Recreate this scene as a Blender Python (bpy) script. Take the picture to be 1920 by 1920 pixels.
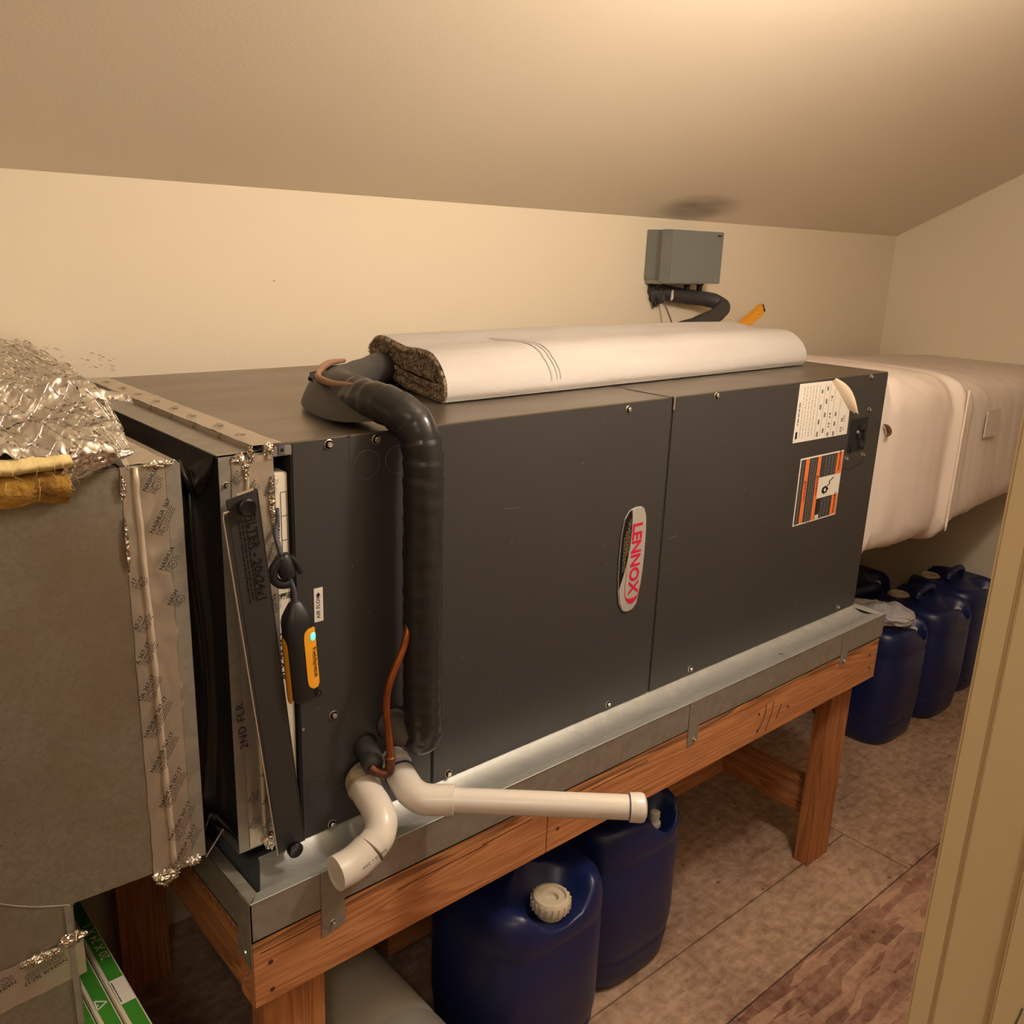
import bpy, bmesh, math, random
from mathutils import Vector, Matrix, noise
random.seed(7)
S = bpy.context.scene
COL = S.collection
for o in list(bpy.data.objects): bpy.data.objects.remove(o)
Z0 = 0.645            # height of the air handler's underside above the floor

# ------------------------------------------------------------------ camera
cam_d = bpy.data.cameras.new('camera'); cam = bpy.data.objects.new('camera', cam_d); COL.objects.link(cam)
cam_d.sensor_width = 36.0; cam_d.sensor_height = 36.0; cam_d.sensor_fit = 'HORIZONTAL'
cam_d.lens = 36.0 * 1709.12 / 1920.0
cam_d.clip_start = 0.02; cam_d.clip_end = 50
yaw, pitch, roll = -0.7253, -0.2812, 0.0376
F = Vector((-math.sin(yaw)*math.cos(pitch), math.cos(yaw)*math.cos(pitch), math.sin(pitch)))
rt = Vector((math.cos(yaw), math.sin(yaw), 0)); up = rt.cross(F)
cR = rt*math.cos(roll) + up*math.sin(roll); cU = -rt*math.sin(roll) + up*math.cos(roll)
M = Matrix.Identity(4)
for i in range(3):
    M[i][0] = cR[i]; M[i][1] = cU[i]; M[i][2] = -F[i]
M[0][3], M[1][3], M[2][3] = -0.4965, -0.9541, 0.7667 + Z0
cam.matrix_world = M
S.camera = cam

# ------------------------------------------------------------------ world, lights, exposure
w = bpy.data.worlds.new('world'); S.world = w; w.use_nodes = True
w.node_tree.nodes['Background'].inputs[0].default_value = (1.0, 0.80, 0.58, 1)
w.node_tree.nodes['Background'].inputs[1].default_value = 0.05
def point_light(name, loc, energy, color, radius):
    l = bpy.data.lights.new(name, 'POINT'); l.energy = energy; l.color = color; l.shadow_soft_size = radius
    o = bpy.data.objects.new(name, l); o.location = loc; COL.objects.link(o); return o
point_light('ceiling_bulb', (0.70, -0.62, 1.15 + Z0), 26.0, (1.0, 0.91, 0.855), 0.055)
point_light('fill_light', (-1.0, -1.6, 1.52 + Z0), 16.0, (1.0, 0.905, 0.83), 0.10)  # unseen fill added to brighten the jamb and ceiling
S.view_settings.view_transform = 'Standard'; S.view_settings.look = 'None'
S.view_settings.exposure = 0.0; S.view_settings.gamma = 1.0; S.view_settings.use_curve_mapping = False

# ------------------------------------------------------------------ materials
def srgb(r, g, b):
    f = lambda c: (c/255/12.92) if c/255 <= 0.04045 else ((c/255+0.055)/1.055)**2.4
    return (f(r), f(g), f(b), 1.0)
def mat(name, col, rough=0.6, metal=0.0, bump=None, var=None, spec=None, trans=0, specks=None, emit=None, coat=0):
    """col base; var=(scale, amount, colour2, detail, stretch) mixes a second colour; bump=(scale, strength, distance, stretch)."""
    m = bpy.data.materials.new(name); m.use_nodes = True
    nt = m.node_tree; N, L = nt.nodes, nt.links
    b = N['Principled BSDF']
    b.inputs['Base Color'].default_value = col; b.inputs['Roughness'].default_value = rough; b.inputs['Metallic'].default_value = metal
    if spec is not None: b.inputs['Specular IOR Level'].default_value = spec
    if coat: b.inputs['Coat Weight'].default_value = coat
    if trans: b.inputs['Transmission Weight'].default_value = trans
    tc = N.new('ShaderNodeTexCoord')
    def coords(st):
        mp = N.new('ShaderNodeMapping'); L.new(tc.outputs['Object'], mp.inputs[0]); mp.inputs['Scale'].default_value = st or (1, 1, 1)
        return mp.outputs[0]
    last = None
    if var:
        sc, amt, c2, det, st = (list(var) + [None]*5)[:5]
        n = N.new('ShaderNodeTexNoise'); n.inputs['Scale'].default_value = sc; n.inputs['Detail'].default_value = det or 3
        L.new(coords(st), n.inputs['Vector'])
        r = N.new('ShaderNodeValToRGB'); r.color_ramp.elements[0].position = 0.36; r.color_ramp.elements[1].position = 0.66
        r.color_ramp.elements[0].color = (0, 0, 0, 1); r.color_ramp.elements[1].color = (amt, amt, amt, 1)
        L.new(n.outputs['Fac'], r.inputs[0])
        mx = N.new('ShaderNodeMix'); mx.data_type = 'RGBA'
        L.new(r.outputs[0], mx.inputs['Factor']); mx.inputs['A'].default_value = col; mx.inputs['B'].default_value = c2
        L.new(mx.outputs['Result'], b.inputs['Base Color']); last = mx.outputs['Result']
    if specks:
        sc, size, c3 = specks
        v = N.new('ShaderNodeTexVoronoi'); v.inputs['Scale'].default_value = sc; L.new(coords(None), v.inputs['Vector'])
        r = N.new('ShaderNodeValToRGB'); r.color_ramp.elements[0].position = size*0.6; r.color_ramp.elements[1].position = size
        r.color_ramp.elements[0].color = (1, 1, 1, 1); r.color_ramp.elements[1].color = (0, 0, 0, 1)
        L.new(v.outputs['Distance'], r.inputs[0])
        mx = N.new('ShaderNodeMix'); mx.data_type = 'RGBA'; L.new(r.outputs[0], mx.inputs['Factor'])
        if last: L.new(last, mx.inputs['A'])
        else: mx.inputs['A'].default_value = col
        mx.inputs['B'].default_value = c3; L.new(mx.outputs['Result'], b.inputs['Base Color'])
    if bump:
        sc, stg, dist, st = (list(bump) + [None]*4)[:4]
        n = N.new('ShaderNodeTexNoise'); n.inputs['Scale'].default_value = sc; n.inputs['Detail'].default_value = 4
        L.new(coords(st), n.inputs['Vector'])
        bp = N.new('ShaderNodeBump'); bp.inputs['Strength'].default_value = stg; bp.inputs['Distance'].default_value = dist or 0.002
        L.new(n.outputs['Fac'], bp.inputs['Height']); L.new(bp.outputs[0], b.inputs['Normal'])
    if emit: b.inputs['Emission Color'].default_value = emit[0]; b.inputs['Emission Strength'].default_value = emit[1]
    return m

def wood(name, c1, c2, axis):
    m = bpy.data.materials.new(name); m.use_nodes = True; nt = m.node_tree; N, L = nt.nodes, nt.links
    b = N['Principled BSDF']; b.inputs['Roughness'].default_value = 0.62
    tc = N.new('ShaderNodeTexCoord'); mp = N.new('ShaderNodeMapping'); L.new(tc.outputs['Object'], mp.inputs[0])
    s = [9, 9, 9]; s['xyz'.index(axis)] = 0.55; mp.inputs['Scale'].default_value = s
    n1 = N.new('ShaderNodeTexNoise'); n1.inputs['Scale'].default_value = 1.6; n1.inputs['Detail'].default_value = 2; n1.inputs['Distortion'].default_value = .4
    L.new(mp.outputs[0], n1.inputs['Vector'])
    mul = N.new('ShaderNodeMath'); mul.operation = 'MULTIPLY'; mul.inputs[1].default_value = 17; L.new(n1.outputs['Fac'], mul.inputs[0])
    fr = N.new('ShaderNodeMath'); fr.operation = 'FRACT'; L.new(mul.outputs[0], fr.inputs[0])
    r = N.new('ShaderNodeValToRGB'); e = r.color_ramp.elements
    e[0].position = 0; e[0].color = c1; e[1].position = 0.75; e[1].color = c2
    x = e.new(0.98); x.color = c1
    L.new(fr.outputs[0], r.inputs[0])
    n2 = N.new('ShaderNodeTexNoise'); n2.inputs['Scale'].default_value = 30; n2.inputs['Detail'].default_value = 5; L.new(mp.outputs[0], n2.inputs['Vector'])
    mx = N.new('ShaderNodeMix'); mx.data_type = 'RGBA'; mx.blend_type = 'MULTIPLY'; mx.inputs['Factor'].default_value = 0.55
    r2 = N.new('ShaderNodeValToRGB'); r2.color_ramp.elements[0].color = (.45, .4, .36, 1); r2.color_ramp.elements[1].color = (1, 1, 1, 1); r2.color_ramp.elements[1].position = .6; r2.color_ramp.elements[0].position = .25
    L.new(n2.outputs['Fac'], r2.inputs[0]); L.new(r.outputs[0], mx.inputs['A']); L.new(r2.outputs[0], mx.inputs['B'])
    L.new(mx.outputs['Result'], b.inputs['Base Color'])
    bp = N.new('ShaderNodeBump'); bp.inputs['Strength'].default_value = .25; bp.inputs['Distance'].default_value = .001
    L.new(n2.outputs['Fac'], bp.inputs['Height']); L.new(bp.outputs[0], b.inputs['Normal'])
    return m

def galv(name, col, rough=0.42, metal=0.75, spangle=90, amt=0.25, dirt=None):
    m = bpy.data.materials.new(name); m.use_nodes = True; nt = m.node_tree; N, L = nt.nodes, nt.links
    b = N['Principled BSDF']; b.inputs['Metallic'].default_value = metal
    tc = N.new('ShaderNodeTexCoord')
    v = N.new('ShaderNodeTexVoronoi'); v.inputs['Scale'].default_value = spangle; L.new(tc.outputs['Object'], v.inputs['Vector'])
    bw = N.new('ShaderNodeSeparateColor'); L.new(v.outputs['Color'], bw.inputs[0])
    r = N.new('ShaderNodeMapRange'); r.inputs['To Min'].default_value = 1 - amt; r.inputs['To Max'].default_value = 1 + amt*.4; L.new(bw.outputs[0], r.inputs[0])
    mx = N.new('ShaderNodeMix'); mx.data_type = 'RGBA'; mx.blend_type = 'MULTIPLY'; mx.inputs['Factor'].default_value = 1
    mx.inputs['A'].default_value = col; L.new(r.outputs[0], mx.inputs['B'])
    out = mx.outputs['Result']
    n = N.new('ShaderNodeTexNoise'); n.inputs['Scale'].default_value = 5; n.inputs['Detail'].default_value = 6; L.new(tc.outputs['Object'], n.inputs['Vector'])
    if dirt:
        rr = N.new('ShaderNodeValToRGB'); rr.color_ramp.elements[0].position = .45; rr.color_ramp.elements[1].position = .75
        L.new(n.outputs['Fac'], rr.inputs[0])
        m2 = N.new('ShaderNodeMix'); m2.data_type = 'RGBA'; L.new(rr.outputs[0], m2.inputs['Factor']); L.new(out, m2.inputs['A']); m2.inputs['B'].default_value = dirt
        out = m2.outputs['Result']
    L.new(out, b.inputs['Base Color'])
    r3 = N.new('ShaderNodeMapRange'); r3.inputs['To Min'].default_value = rough-.08; r3.inputs['To Max'].default_value = rough+.12; L.new(n.outputs['Fac'], r3.inputs[0])
    L.new(r3.outputs[0], b.inputs['Roughness'])
    return m

def foil(name, col, rough, scale, strength, metal=1.0):
    m = bpy.data.materials.new(name); m.use_nodes = True; nt = m.node_tree; N, L = nt.nodes, nt.links
    b = N['Principled BSDF']; b.inputs['Metallic'].default_value = metal; b.inputs['Base Color'].default_value = col; b.inputs['Roughness'].default_value = rough
    tc = N.new('ShaderNodeTexCoord'); v = N.new('ShaderNodeTexVoronoi'); v.inputs['Scale'].default_value = scale
    n0 = N.new('ShaderNodeTexNoise'); n0.inputs['Scale'].default_value = scale*.6
    ad = N.new('ShaderNodeVectorMath'); ad.operation = 'MULTIPLY_ADD'; ad.inputs[1].default_value = (.03, .03, .03)
    L.new(tc.outputs['Object'], n0.inputs['Vector']); L.new(n0.outputs['Color'], ad.inputs[0]); L.new(tc.outputs['Object'], ad.inputs[2])
    L.new(ad.outputs[0], v.inputs['Vector'])
    bp = N.new('ShaderNodeBump'); bp.inputs['Strength'].default_value = strength; bp.inputs['Distance'].default_value = .004
    L.new(v.outputs['Distance'], bp.inputs['Height']); L.new(bp.outputs[0], b.inputs['Normal'])
    return m

def osb(name, dark, light, scale, k):
    m = bpy.data.materials.new(name); m.use_nodes = True; nt = m.node_tree; N, L = nt.nodes, nt.links
    b = N['Principled BSDF']; b.inputs['Roughness'].default_value = .75
    tc = N.new('ShaderNodeTexCoord'); mp = N.new('ShaderNodeMapping'); L.new(tc.outputs['Object'], mp.inputs[0]); mp.inputs['Location'].default_value = (3, 3, 3)
    n0 = N.new('ShaderNodeTexNoise'); n0.inputs['Scale'].default_value = 3; L.new(mp.outputs[0], n0.inputs['Vector'])
    dm = N.new('ShaderNodeVectorMath'); dm.operation = 'MULTIPLY_ADD'; dm.inputs[1].default_value = (.05, .05, 0); nd = N.new('ShaderNodeTexNoise'); nd.inputs['Scale'].default_value = 18; nd.inputs['Detail'].default_value = 3; L.new(mp.outputs[0], nd.inputs['Vector']); L.new(nd.outputs['Color'], dm.inputs[0]); L.new(mp.outputs[0], dm.inputs[2])
    cur = None
    for i, ang in enumerate((0.25, 1.2, 2.2)):
        mpp = N.new('ShaderNodeMapping'); mpp.inputs['Rotation'].default_value = (0, 0, ang); mpp.inputs['Scale'].default_value = (1, 6, 1); mpp.inputs['Location'].default_value = (i*3.7, i*1.3, 0); L.new(mp.outputs[0], mpp.inputs[0])
        v = N.new('ShaderNodeTexVoronoi'); v.inputs['Scale'].default_value = scale*.55; v.inputs['Randomness'].default_value = 1; L.new(mpp.outputs[0], v.inputs['Vector'])
        sp = N.new('ShaderNodeSeparateColor'); L.new(v.outputs['Color'], sp.inputs[0])
        if cur is None: cur = sp.outputs[0]
        else:
            gt = N.new('ShaderNodeMath'); gt.operation = 'GREATER_THAN'; gt.inputs[1].default_value = .58; L.new(sp.outputs[1], gt.inputs[0])
            mm = N.new('ShaderNodeMix'); L.new(gt.outputs[0], mm.inputs['Factor']); L.new(cur, mm.inputs['A']); L.new(sp.outputs[0], mm.inputs['B']); cur = mm.outputs['Result']
    n = N.new('ShaderNodeTexNoise'); n.inputs['Scale'].default_value = 38; n.inputs['Detail'].default_value = 9; n.inputs['Roughness'].default_value = .65; L.new(mp.outputs[0], n.inputs['Vector'])
    mm = N.new('ShaderNodeMix'); mm.inputs['Factor'].default_value = k; L.new(n.outputs['Fac'], mm.inputs['A']); L.new(cur, mm.inputs['B'])
    n2 = N.new('ShaderNodeTexNoise'); n2.inputs['Scale'].default_value = 4; n2.inputs['Detail'].default_value = 5; L.new(mp.outputs[0], n2.inputs['Vector'])
    m3 = N.new('ShaderNodeMix'); m3.inputs['Factor'].default_value = .35; L.new(mm.outputs['Result'], m3.inputs['A']); L.new(n2.outputs['Fac'], m3.inputs['B'])
    r = N.new('ShaderNodeValToRGB'); r.color_ramp.elements[0].position = .34; r.color_ramp.elements[0].color = dark; r.color_ramp.elements[1].position = .62; r.color_ramp.elements[1].color = light
    L.new(m3.outputs['Result'], r.inputs[0])
    v = N.new('ShaderNodeTexVoronoi'); v.inputs['Scale'].default_value = 14; L.new(mp.outputs[0], v.inputs['Vector'])
    r2 = N.new('ShaderNodeValToRGB'); r2.color_ramp.elements[0].position = .05; r2.color_ramp.elements[0].color = (.35, .28, .22, 1); r2.color_ramp.elements[1].position = .09; r2.color_ramp.elements[1].color = (1, 1, 1, 1)
    L.new(v.outputs['Distance'], r2.inputs[0])
    m4 = N.new('ShaderNodeMix'); m4.data_type = 'RGBA'; m4.blend_type = 'MULTIPLY'; m4.inputs['Factor'].default_value = .8; L.new(r.outputs[0], m4.inputs['A']); L.new(r2.outputs[0], m4.inputs['B'])
    L.new(m4.outputs['Result'], b.inputs['Base Color'])
    bp = N.new('ShaderNodeBump'); bp.inputs['Strength'].default_value = .3; bp.inputs['Distance'].default_value = .001; L.new(mm.outputs['Result'], bp.inputs['Height']); L.new(bp.outputs[0], b.inputs['Normal'])
    return m

WALL = mat('wall_paint', srgb(230, 216, 190), .75, bump=(220, .12, .002), var=(3, .25, srgb(226, 210, 184), 5))
CEIL = mat('ceiling_paint', srgb(228, 214, 190), .8, bump=(160, .16, .003), var=(2.5, .3, srgb(222, 206, 180), 4))
TRIM = mat('trim_paint', srgb(226, 203, 158), .45, bump=(40, .08, .002, (1, 1, .2)), var=(6, .4, srgb(216, 192, 146), 4))
DARK = mat('charcoal_paint', srgb(57, 55, 54), .42, var=(4, .4, srgb(51, 49, 48), 4), specks=(42, .055, srgb(120, 116, 108)), bump=(300, .04, .001))
DARKF = mat('charcoal_door', srgb(47, 44, 42), .5)
TOPM = mat('dusty_top_sheet', srgb(134, 126, 114), .34, .75, var=(5, .7, srgb(112, 98, 80), 6, (1, 3, 1)), bump=(8, .05, .003))
GREYM = mat('grey_frame_metal', srgb(150, 146, 140), .45, .6)
GALV = galv('galvanised_duct', srgb(158, 151, 136), .46, .72, 220, .14, srgb(136, 120, 96))
GALVB = galv('galvanised_bright', srgb(196, 198, 192), .50, .7, 60, .09)
GALVD = galv('galvanised_dull', srgb(160, 154, 142), .5, .6, 70, .12)
STEEL = mat('screw_steel', srgb(214, 206, 190), .3, .9)
FOIL = foil('foil_facing', srgb(240, 236, 230), .15, 80, .5)
TAPE = foil('foil_tape', srgb(188, 176, 158), .33, 30, .3, .6)
TAPEC = foil('foil_tape_crumpled', srgb(220, 210, 192), .25, 130, .8)
INK = mat('black_ink', srgb(26, 24, 24), .6)
INKL = mat('faint_ink', srgb(110, 108, 104), .7)
BEAD = mat('folded_tape_ridge', srgb(206, 190, 166), .4, .3, bump=(60, .4, .002))
VINYL = mat('black_vinyl', srgb(30, 28, 26), .3, bump=(40, .2, .003, (1, 1, .15)))
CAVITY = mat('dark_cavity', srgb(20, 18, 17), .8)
RUBBER = mat('black_foam', srgb(56, 54, 53), .55, var=(9, .5, srgb(70, 66, 62), 5), bump=(60, .25, .002))
PTAPE = mat('black_pipe_tape', srgb(38, 37, 37), .28, bump=(70, .3, .0015, (1, 1, 2)))
FOAMD = mat('dusty_foam_end', srgb(92, 88, 80), .8, var=(40, .8, srgb(60, 54, 46), 5))
COPPER = mat('copper', srgb(176, 98, 52), .35, .75, var=(30, .6, srgb(110, 58, 30), 4))
COPPERO = mat('old_copper', srgb(120, 72, 46), .5, .5, var=(60, .8, srgb(70, 46, 34), 4))
TAN = mat('faded_copper_tube', srgb(150, 112, 88), .55, .1)
PVC = mat('white_pvc', srgb(220, 212, 200), .28, var=(12, .25, srgb(214, 200, 180), 4))
PVCY = mat('stained_pvc', srgb(196, 182, 150), .5, var=(55, .9, srgb(116, 104, 78), 4))
PRIMER = mat('blue_primer', srgb(52, 54, 96), .5)
JUG = mat('blue_plastic', srgb(22, 34, 82), .36, bump=(30, .08, .002), var=(5, .4, srgb(19, 29, 70), 3))
CAPM = mat('ivory_cap', srgb(212, 198, 170), .5)
CAPD = mat('ivory_cap_recess', srgb(178, 168, 142), .55)
WHITEP = mat('white_plug', srgb(225, 218, 204), .45)
BACKING = mat('carpet_backing', srgb(190, 184, 177), .92, bump=(260, .5, .002, (1, 3, 3)), var=(10, .5, srgb(174, 167, 158), 5, (.3, 2, 2)))
PILE = mat('carpet_pile', srgb(178, 154, 124), .95, var=(150, 1, srgb(88, 72, 58), 3), bump=(240, 1, .004))
TUFT = mat('carpet_tuft', srgb(204, 182, 150), .95, var=(150, 1, srgb(96, 78, 60), 2))
STRIPE = mat('grey_yarn', srgb(172, 166, 158), .95)
WRAP = mat('white_duct_wrap', srgb(230, 216, 204), .7, var=(4, .4, srgb(214, 190, 168), 4), bump=(14, .3, .006, (1, 1, .25)))
WRAPG = mat('duct_wrap_patch', srgb(204, 190, 176), .6)
GBOX = mat('grey_enclosure', srgb(122, 125, 122), .5, .1)
YEL = mat('yellow_plastic', srgb(238, 164, 40), .4)
BLKP = mat('black_plastic', srgb(34, 34, 34), .42)
BLKG = mat('black_glossy_knob', srgb(18, 17, 17), .25)
LED = mat('lit_led', srgb(120, 230, 210), .4, emit=((.10, .75, .55, 1), 1.1))
LABEL = mat('white_label', srgb(226, 218, 204), .5)
LABELB = mat('label_back', srgb(236, 216, 188), .6)
BADGE = mat('silver_badge', srgb(186, 180, 172), .35, .35)
RED = mat('badge_red', srgb(196, 24, 60), .4)
BADGEK = mat('badge_black', srgb(20, 18, 18), .3)
GOLD = mat('badge_gold', srgb(150, 122, 70), .4)
ORANGE = mat('warning_orange', srgb(232, 122, 58), .5)
WARNK = mat('warning_dark', srgb(62, 60, 58), .5)
GREEN = mat('green_print', srgb(64, 138, 40), .5, var=(6, .5, srgb(48, 118, 34), 3))
CARD = mat('carton_card', srgb(206, 198, 172), .75)
CREAM = mat('filter_card', srgb(226, 216, 196), .75)
FIBER = mat('fibreglass', srgb(196, 150, 62), .95, var=(34, 1, srgb(120, 80, 22), 6), bump=(90, 1, .006))
FIBERL = mat('fibreglass_pale', srgb(238, 214, 150), .9, bump=(80, .8, .004))
WOODX = wood('fir_beam', srgb(176, 112, 66), srgb(206, 142, 92), 'x')
WOODY = wood('fir_side', srgb(150, 94, 52), srgb(196, 136, 86), 'y')
WOODZ = wood('fir_leg', srgb(162, 98, 54), srgb(196, 130, 78), 'z')
PLY = wood('plywood_edge', srgb(120, 76, 44), srgb(196, 136, 84), 'x')
KNOT = mat('wood_knot', srgb(86, 48, 28), .8)
OSB1 = osb('floor_board_worn', srgb(124, 93, 72), srgb(192, 160, 132), 34, .12)
OSB2 = osb('floor_board_red', srgb(112, 72, 56), srgb(186, 148, 120), 17, .30)
GAP = mat('floor_gap', srgb(60, 46, 36), .9)
BAG = mat('clear_film', srgb(225, 222, 220), .3, trans=.25, bump=(60, 1, .01))
GREYD = mat('grey_duct_jacket', srgb(176, 168, 150), .6, var=(6, .4, srgb(150, 142, 124), 4))
STAIN = mat('grime', srgb(176, 156, 130), .85)
SOOT = mat('soot_smudge', srgb(120, 106, 92), .9)
BROWN = mat('dry_leaf', srgb(98, 58, 32), .8)

# ------------------------------------------------------------------ object helpers
def thing(name, label, cat, loc=(0, 0, 0), group=None):
    """an Empty at the thing's base; loc in the unit frame (z = 0 is the handler's underside)"""
    o = bpy.data.objects.new(name, None); o.empty_display_size = .05
    o.location = (loc[0], loc[1], loc[2] + Z0); COL.objects.link(o)
    o['label'] = label; o['category'] = cat
    if group: o['group'] = group
    return o
def tag(o, label, cat, group=None):
    o['label'] = label; o['category'] = cat
    if group: o['group'] = group
    return o
def root_loc(o):
    v = Vector((0, 0, 0))
    while o is not None: v += Vector(o.location); o = o.parent
    return v
class MB:
    def __init__(s): s.v = []; s.f = []; s.mi = []; s.mats = []; s.cur = 0
    def use(s, m):
        if m not in s.mats: s.mats.append(m)
        s.cur = s.mats.index(m); return s
    def add(s, vs, fs):
        b = len(s.v); s.v += [Vector(v) for v in vs]
        for f in fs: s.f.append([b+i for i in f]); s.mi.append(s.cur)
        return s
    def box(s, x0, x1, y0, y1, z0, z1):
        vs = [(x, y, z) for z in (z0, z1) for y in (y0, y1) for x in (x0, x1)]
        return s.add(vs, [(0, 2, 3, 1), (4, 5, 7, 6), (0, 1, 5, 4), (2, 6, 7, 3), (0, 4, 6, 2), (1, 3, 7, 5)])
    def obox(s, c, a, b, d):
        """box from centre and three half-axis vectors"""
        c, a, b, d = map(Vector, (c, a, b, d))
        vs = [c + a*i + b*j + d*k for k in (-1, 1) for j in (-1, 1) for i in (-1, 1)]
        return s.add(vs, [(0, 2, 3, 1), (4, 5, 7, 6), (0, 1, 5, 4), (2, 6, 7, 3), (0, 4, 6, 2), (1, 3, 7, 5)])
    def bar(s, p, q, w, h, upv=(0, 0, 1)):
        p, q = Vector(p), Vector(q); d = (q-p)/2; t = d.normalized(); u = Vector(upv); u = (u - t*u.dot(t)).normalized(); v = t.cross(u)
        return s.obox((p+q)/2, d, v*w/2, u*h/2)
    def prism(s, pts, n):
        """closed outline pts (3-D, planar) extruded by vector n"""
        k = len(pts); n = Vector(n); a = [Vector(p) for p in pts]; b = [p+n for p in a]
        fs = [tuple(range(k)), tuple(range(2*k-1, k-1, -1))] + [(i, k+i, k+(i+1) % k, (i+1) % k) for i in range(k)]
        return s.add(a+b, fs)
    def tube(s, pts, r, seg=20, caps=True, ell=None, smooth_n=0):
        """swept tube; r number or function of the fraction and angle"""
        P = [Vector(p) for p in pts]
        if smooth_n: P = spline(P, smooth_n)
        n = len(P); rings = []
        T = []
        for i in range(n):
            a = P[max(i-1, 0)]; b = P[min(i+1, n-1)]; T.append((b-a).normalized())
        u = Vector((0, 0, 1)); 
        if abs(T[0].dot(u)) > .9: u = Vector((0, -1, 0))
        u = (u - T[0]*u.dot(T[0])).normalized()
        vs = []; L = 0
        for i in range(n):
            u = (u - T[i]*u.dot(T[i])).normalized(); v = T[i].cross(u)
            if i: L += (P[i]-P[i-1]).length
            for j in range(seg):
                a = 2*math.pi*j/seg
                rr = r(i/(n-1), a, L) if callable(r) else r
                vs.append(P[i] + u*math.cos(a)*rr + v*math.sin(a)*rr)
        fs = [(i*seg+j, i*seg+(j+1) % seg, (i+1)*seg+(j+1) % seg, (i+1)*seg+j) for i in range(n-1) for j in range(seg)]
        if caps: fs += [tuple(range(seg-1, -1, -1)), tuple((n-1)*seg+j for j in range(seg))]
        return s.add(vs, fs)
    def lathe(s, o, axis, prof, seg=24):
        """prof: (radius, distance along the axis)"""
        o, t = Vector(o), Vector(axis).normalized(); u = Vector((0, 0, 1))
        if abs(t.dot(u)) > .9: u = Vector((1, 0, 0))
        u = (u-t*u.dot(t)).normalized(); v = t.cross(u); n = len(prof)
        vs = [o + t*h + (u*math.cos(2*math.pi*j/seg)+v*math.sin(2*math.pi*j/seg))*max(r, 1e-5) for r, h in prof for j in range(seg)]
        fs = [(i*seg+j, i*seg+(j+1) % seg, (i+1)*seg+(j+1) % seg, (i+1)*seg+j) for i in range(n-1) for j in range(seg)]
        return s.add(vs, fs)
    def grid(s, nx, ny, fn, thick=None):
        vs = [fn(i/nx, j/ny) for j in range(ny+1) for i in range(nx+1)]
        fs = [(j*(nx+1)+i, j*(nx+1)+i+1, (j+1)*(nx+1)+i+1, (j+1)*(nx+1)+i) for j in range(ny) for i in range(nx)]
        return s.add(vs, fs)
    def text(s, txt, o, right, upv, size, bold=0.0, align='LEFT', lift=0.0, spacing=1.0):
        vs, fs = text_geo(txt, bold, align, spacing)
        o, r, u = Vector(o), Vector(right).normalized(), Vector(upv).normalized(); n = r.cross(u)*lift
        return s.add([o + r*x*size + u*y*size + n for x, y in vs], fs)
    def build(s, name, m=None, parent=None, smooth=False, bevel=0, kind=None, label=None, auto=None):
        if m is not None and not s.mats: s.mats = [m]; s.mi = [0]*len(s.f)
        base = root_loc(parent) if parent else Vector((0, 0, 0))
        me = bpy.data.meshes.new(name)
        me.from_pydata([tuple(v + Vector((0, 0, Z0)) - base) for v in s.v], [], s.f)
        for x in s.mats: me.materials.append(x)
        me.polygons.foreach_set('material_index', s.mi)
        if bevel:
            bm = bmesh.new(); bm.from_mesh(me)
            bmesh.ops.recalc_face_normals(bm, faces=bm.faces)
            es = [e for e in bm.edges if len(e.link_faces) == 2 and e.calc_face_angle(0) > .5]
            bmesh.ops.bevel(bm, geom=es, offset=bevel, segments=2, affect='EDGES', clamp_overlap=True)
            bm.to_mesh(me); bm.free()
        else:
            bm = bmesh.new(); bm.from_mesh(me); bmesh.ops.recalc_face_normals(bm, faces=bm.faces); bm.to_mesh(me); bm.free()
        if smooth: me.polygons.foreach_set('use_smooth', [True]*len(me.polygons))
        if smooth and auto: me.set_sharp_from_angle(angle=math.radians(auto))
        me.update()
        o = bpy.data.objects.new(name, me); COL.objects.link(o)
        if parent: o.parent = parent
        if kind: o['kind'] = kind
        elif name in ('tape_print', 'rust_spots', 'wood_check', 'small_print', 'grime_mark', 'crumpled_tape', 'scratch', 'print', 'knob_mark', 'lint', 'terminal_block', 'cable_gland', 'wire_twist'): o['kind'] = 'stuff'
        if label: o['label'] = label
        return o
_tc = {}
def text_geo(txt, bold, align, spacing):
    k = (txt, bold, align, spacing)
    if k not in _tc:
        c = bpy.data.curves.new('t', 'FONT'); c.body = txt; c.size = 1; c.offset = bold; c.align_x = align; c.resolution_u = 3; c.space_character = spacing
        o = bpy.data.objects.new('t', c); COL.objects.link(o); bpy.context.view_layer.update()
        me = o.evaluated_get(bpy.context.evaluated_depsgraph_get()).to_mesh()
        _tc[k] = ([(v.co.x, v.co.y) for v in me.vertices], [tuple(p.vertices) for p in me.polygons])
        bpy.data.objects.remove(o); bpy.data.curves.remove(c)
    return _tc[k]
def spline(P, n):
    out = []
    Q = [P[0]*2-P[1]] + P + [P[-1]*2-P[-2]]
    for i in range(1, len(Q)-2):
        p0, p1, p2, p3 = Q[i-1:i+3]
        for k in range(n):
            t = k/n
            out.append(.5*((2*p1) + (-p0+p2)*t + (2*p0-5*p1+4*p2-p3)*t*t + (-p0+3*p1-3*p2+p3)*t**3))
    out.append(P[-1]); return out
def nz(x, y=0, z=0): return noise.noise(Vector((x, y, z)))
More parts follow.
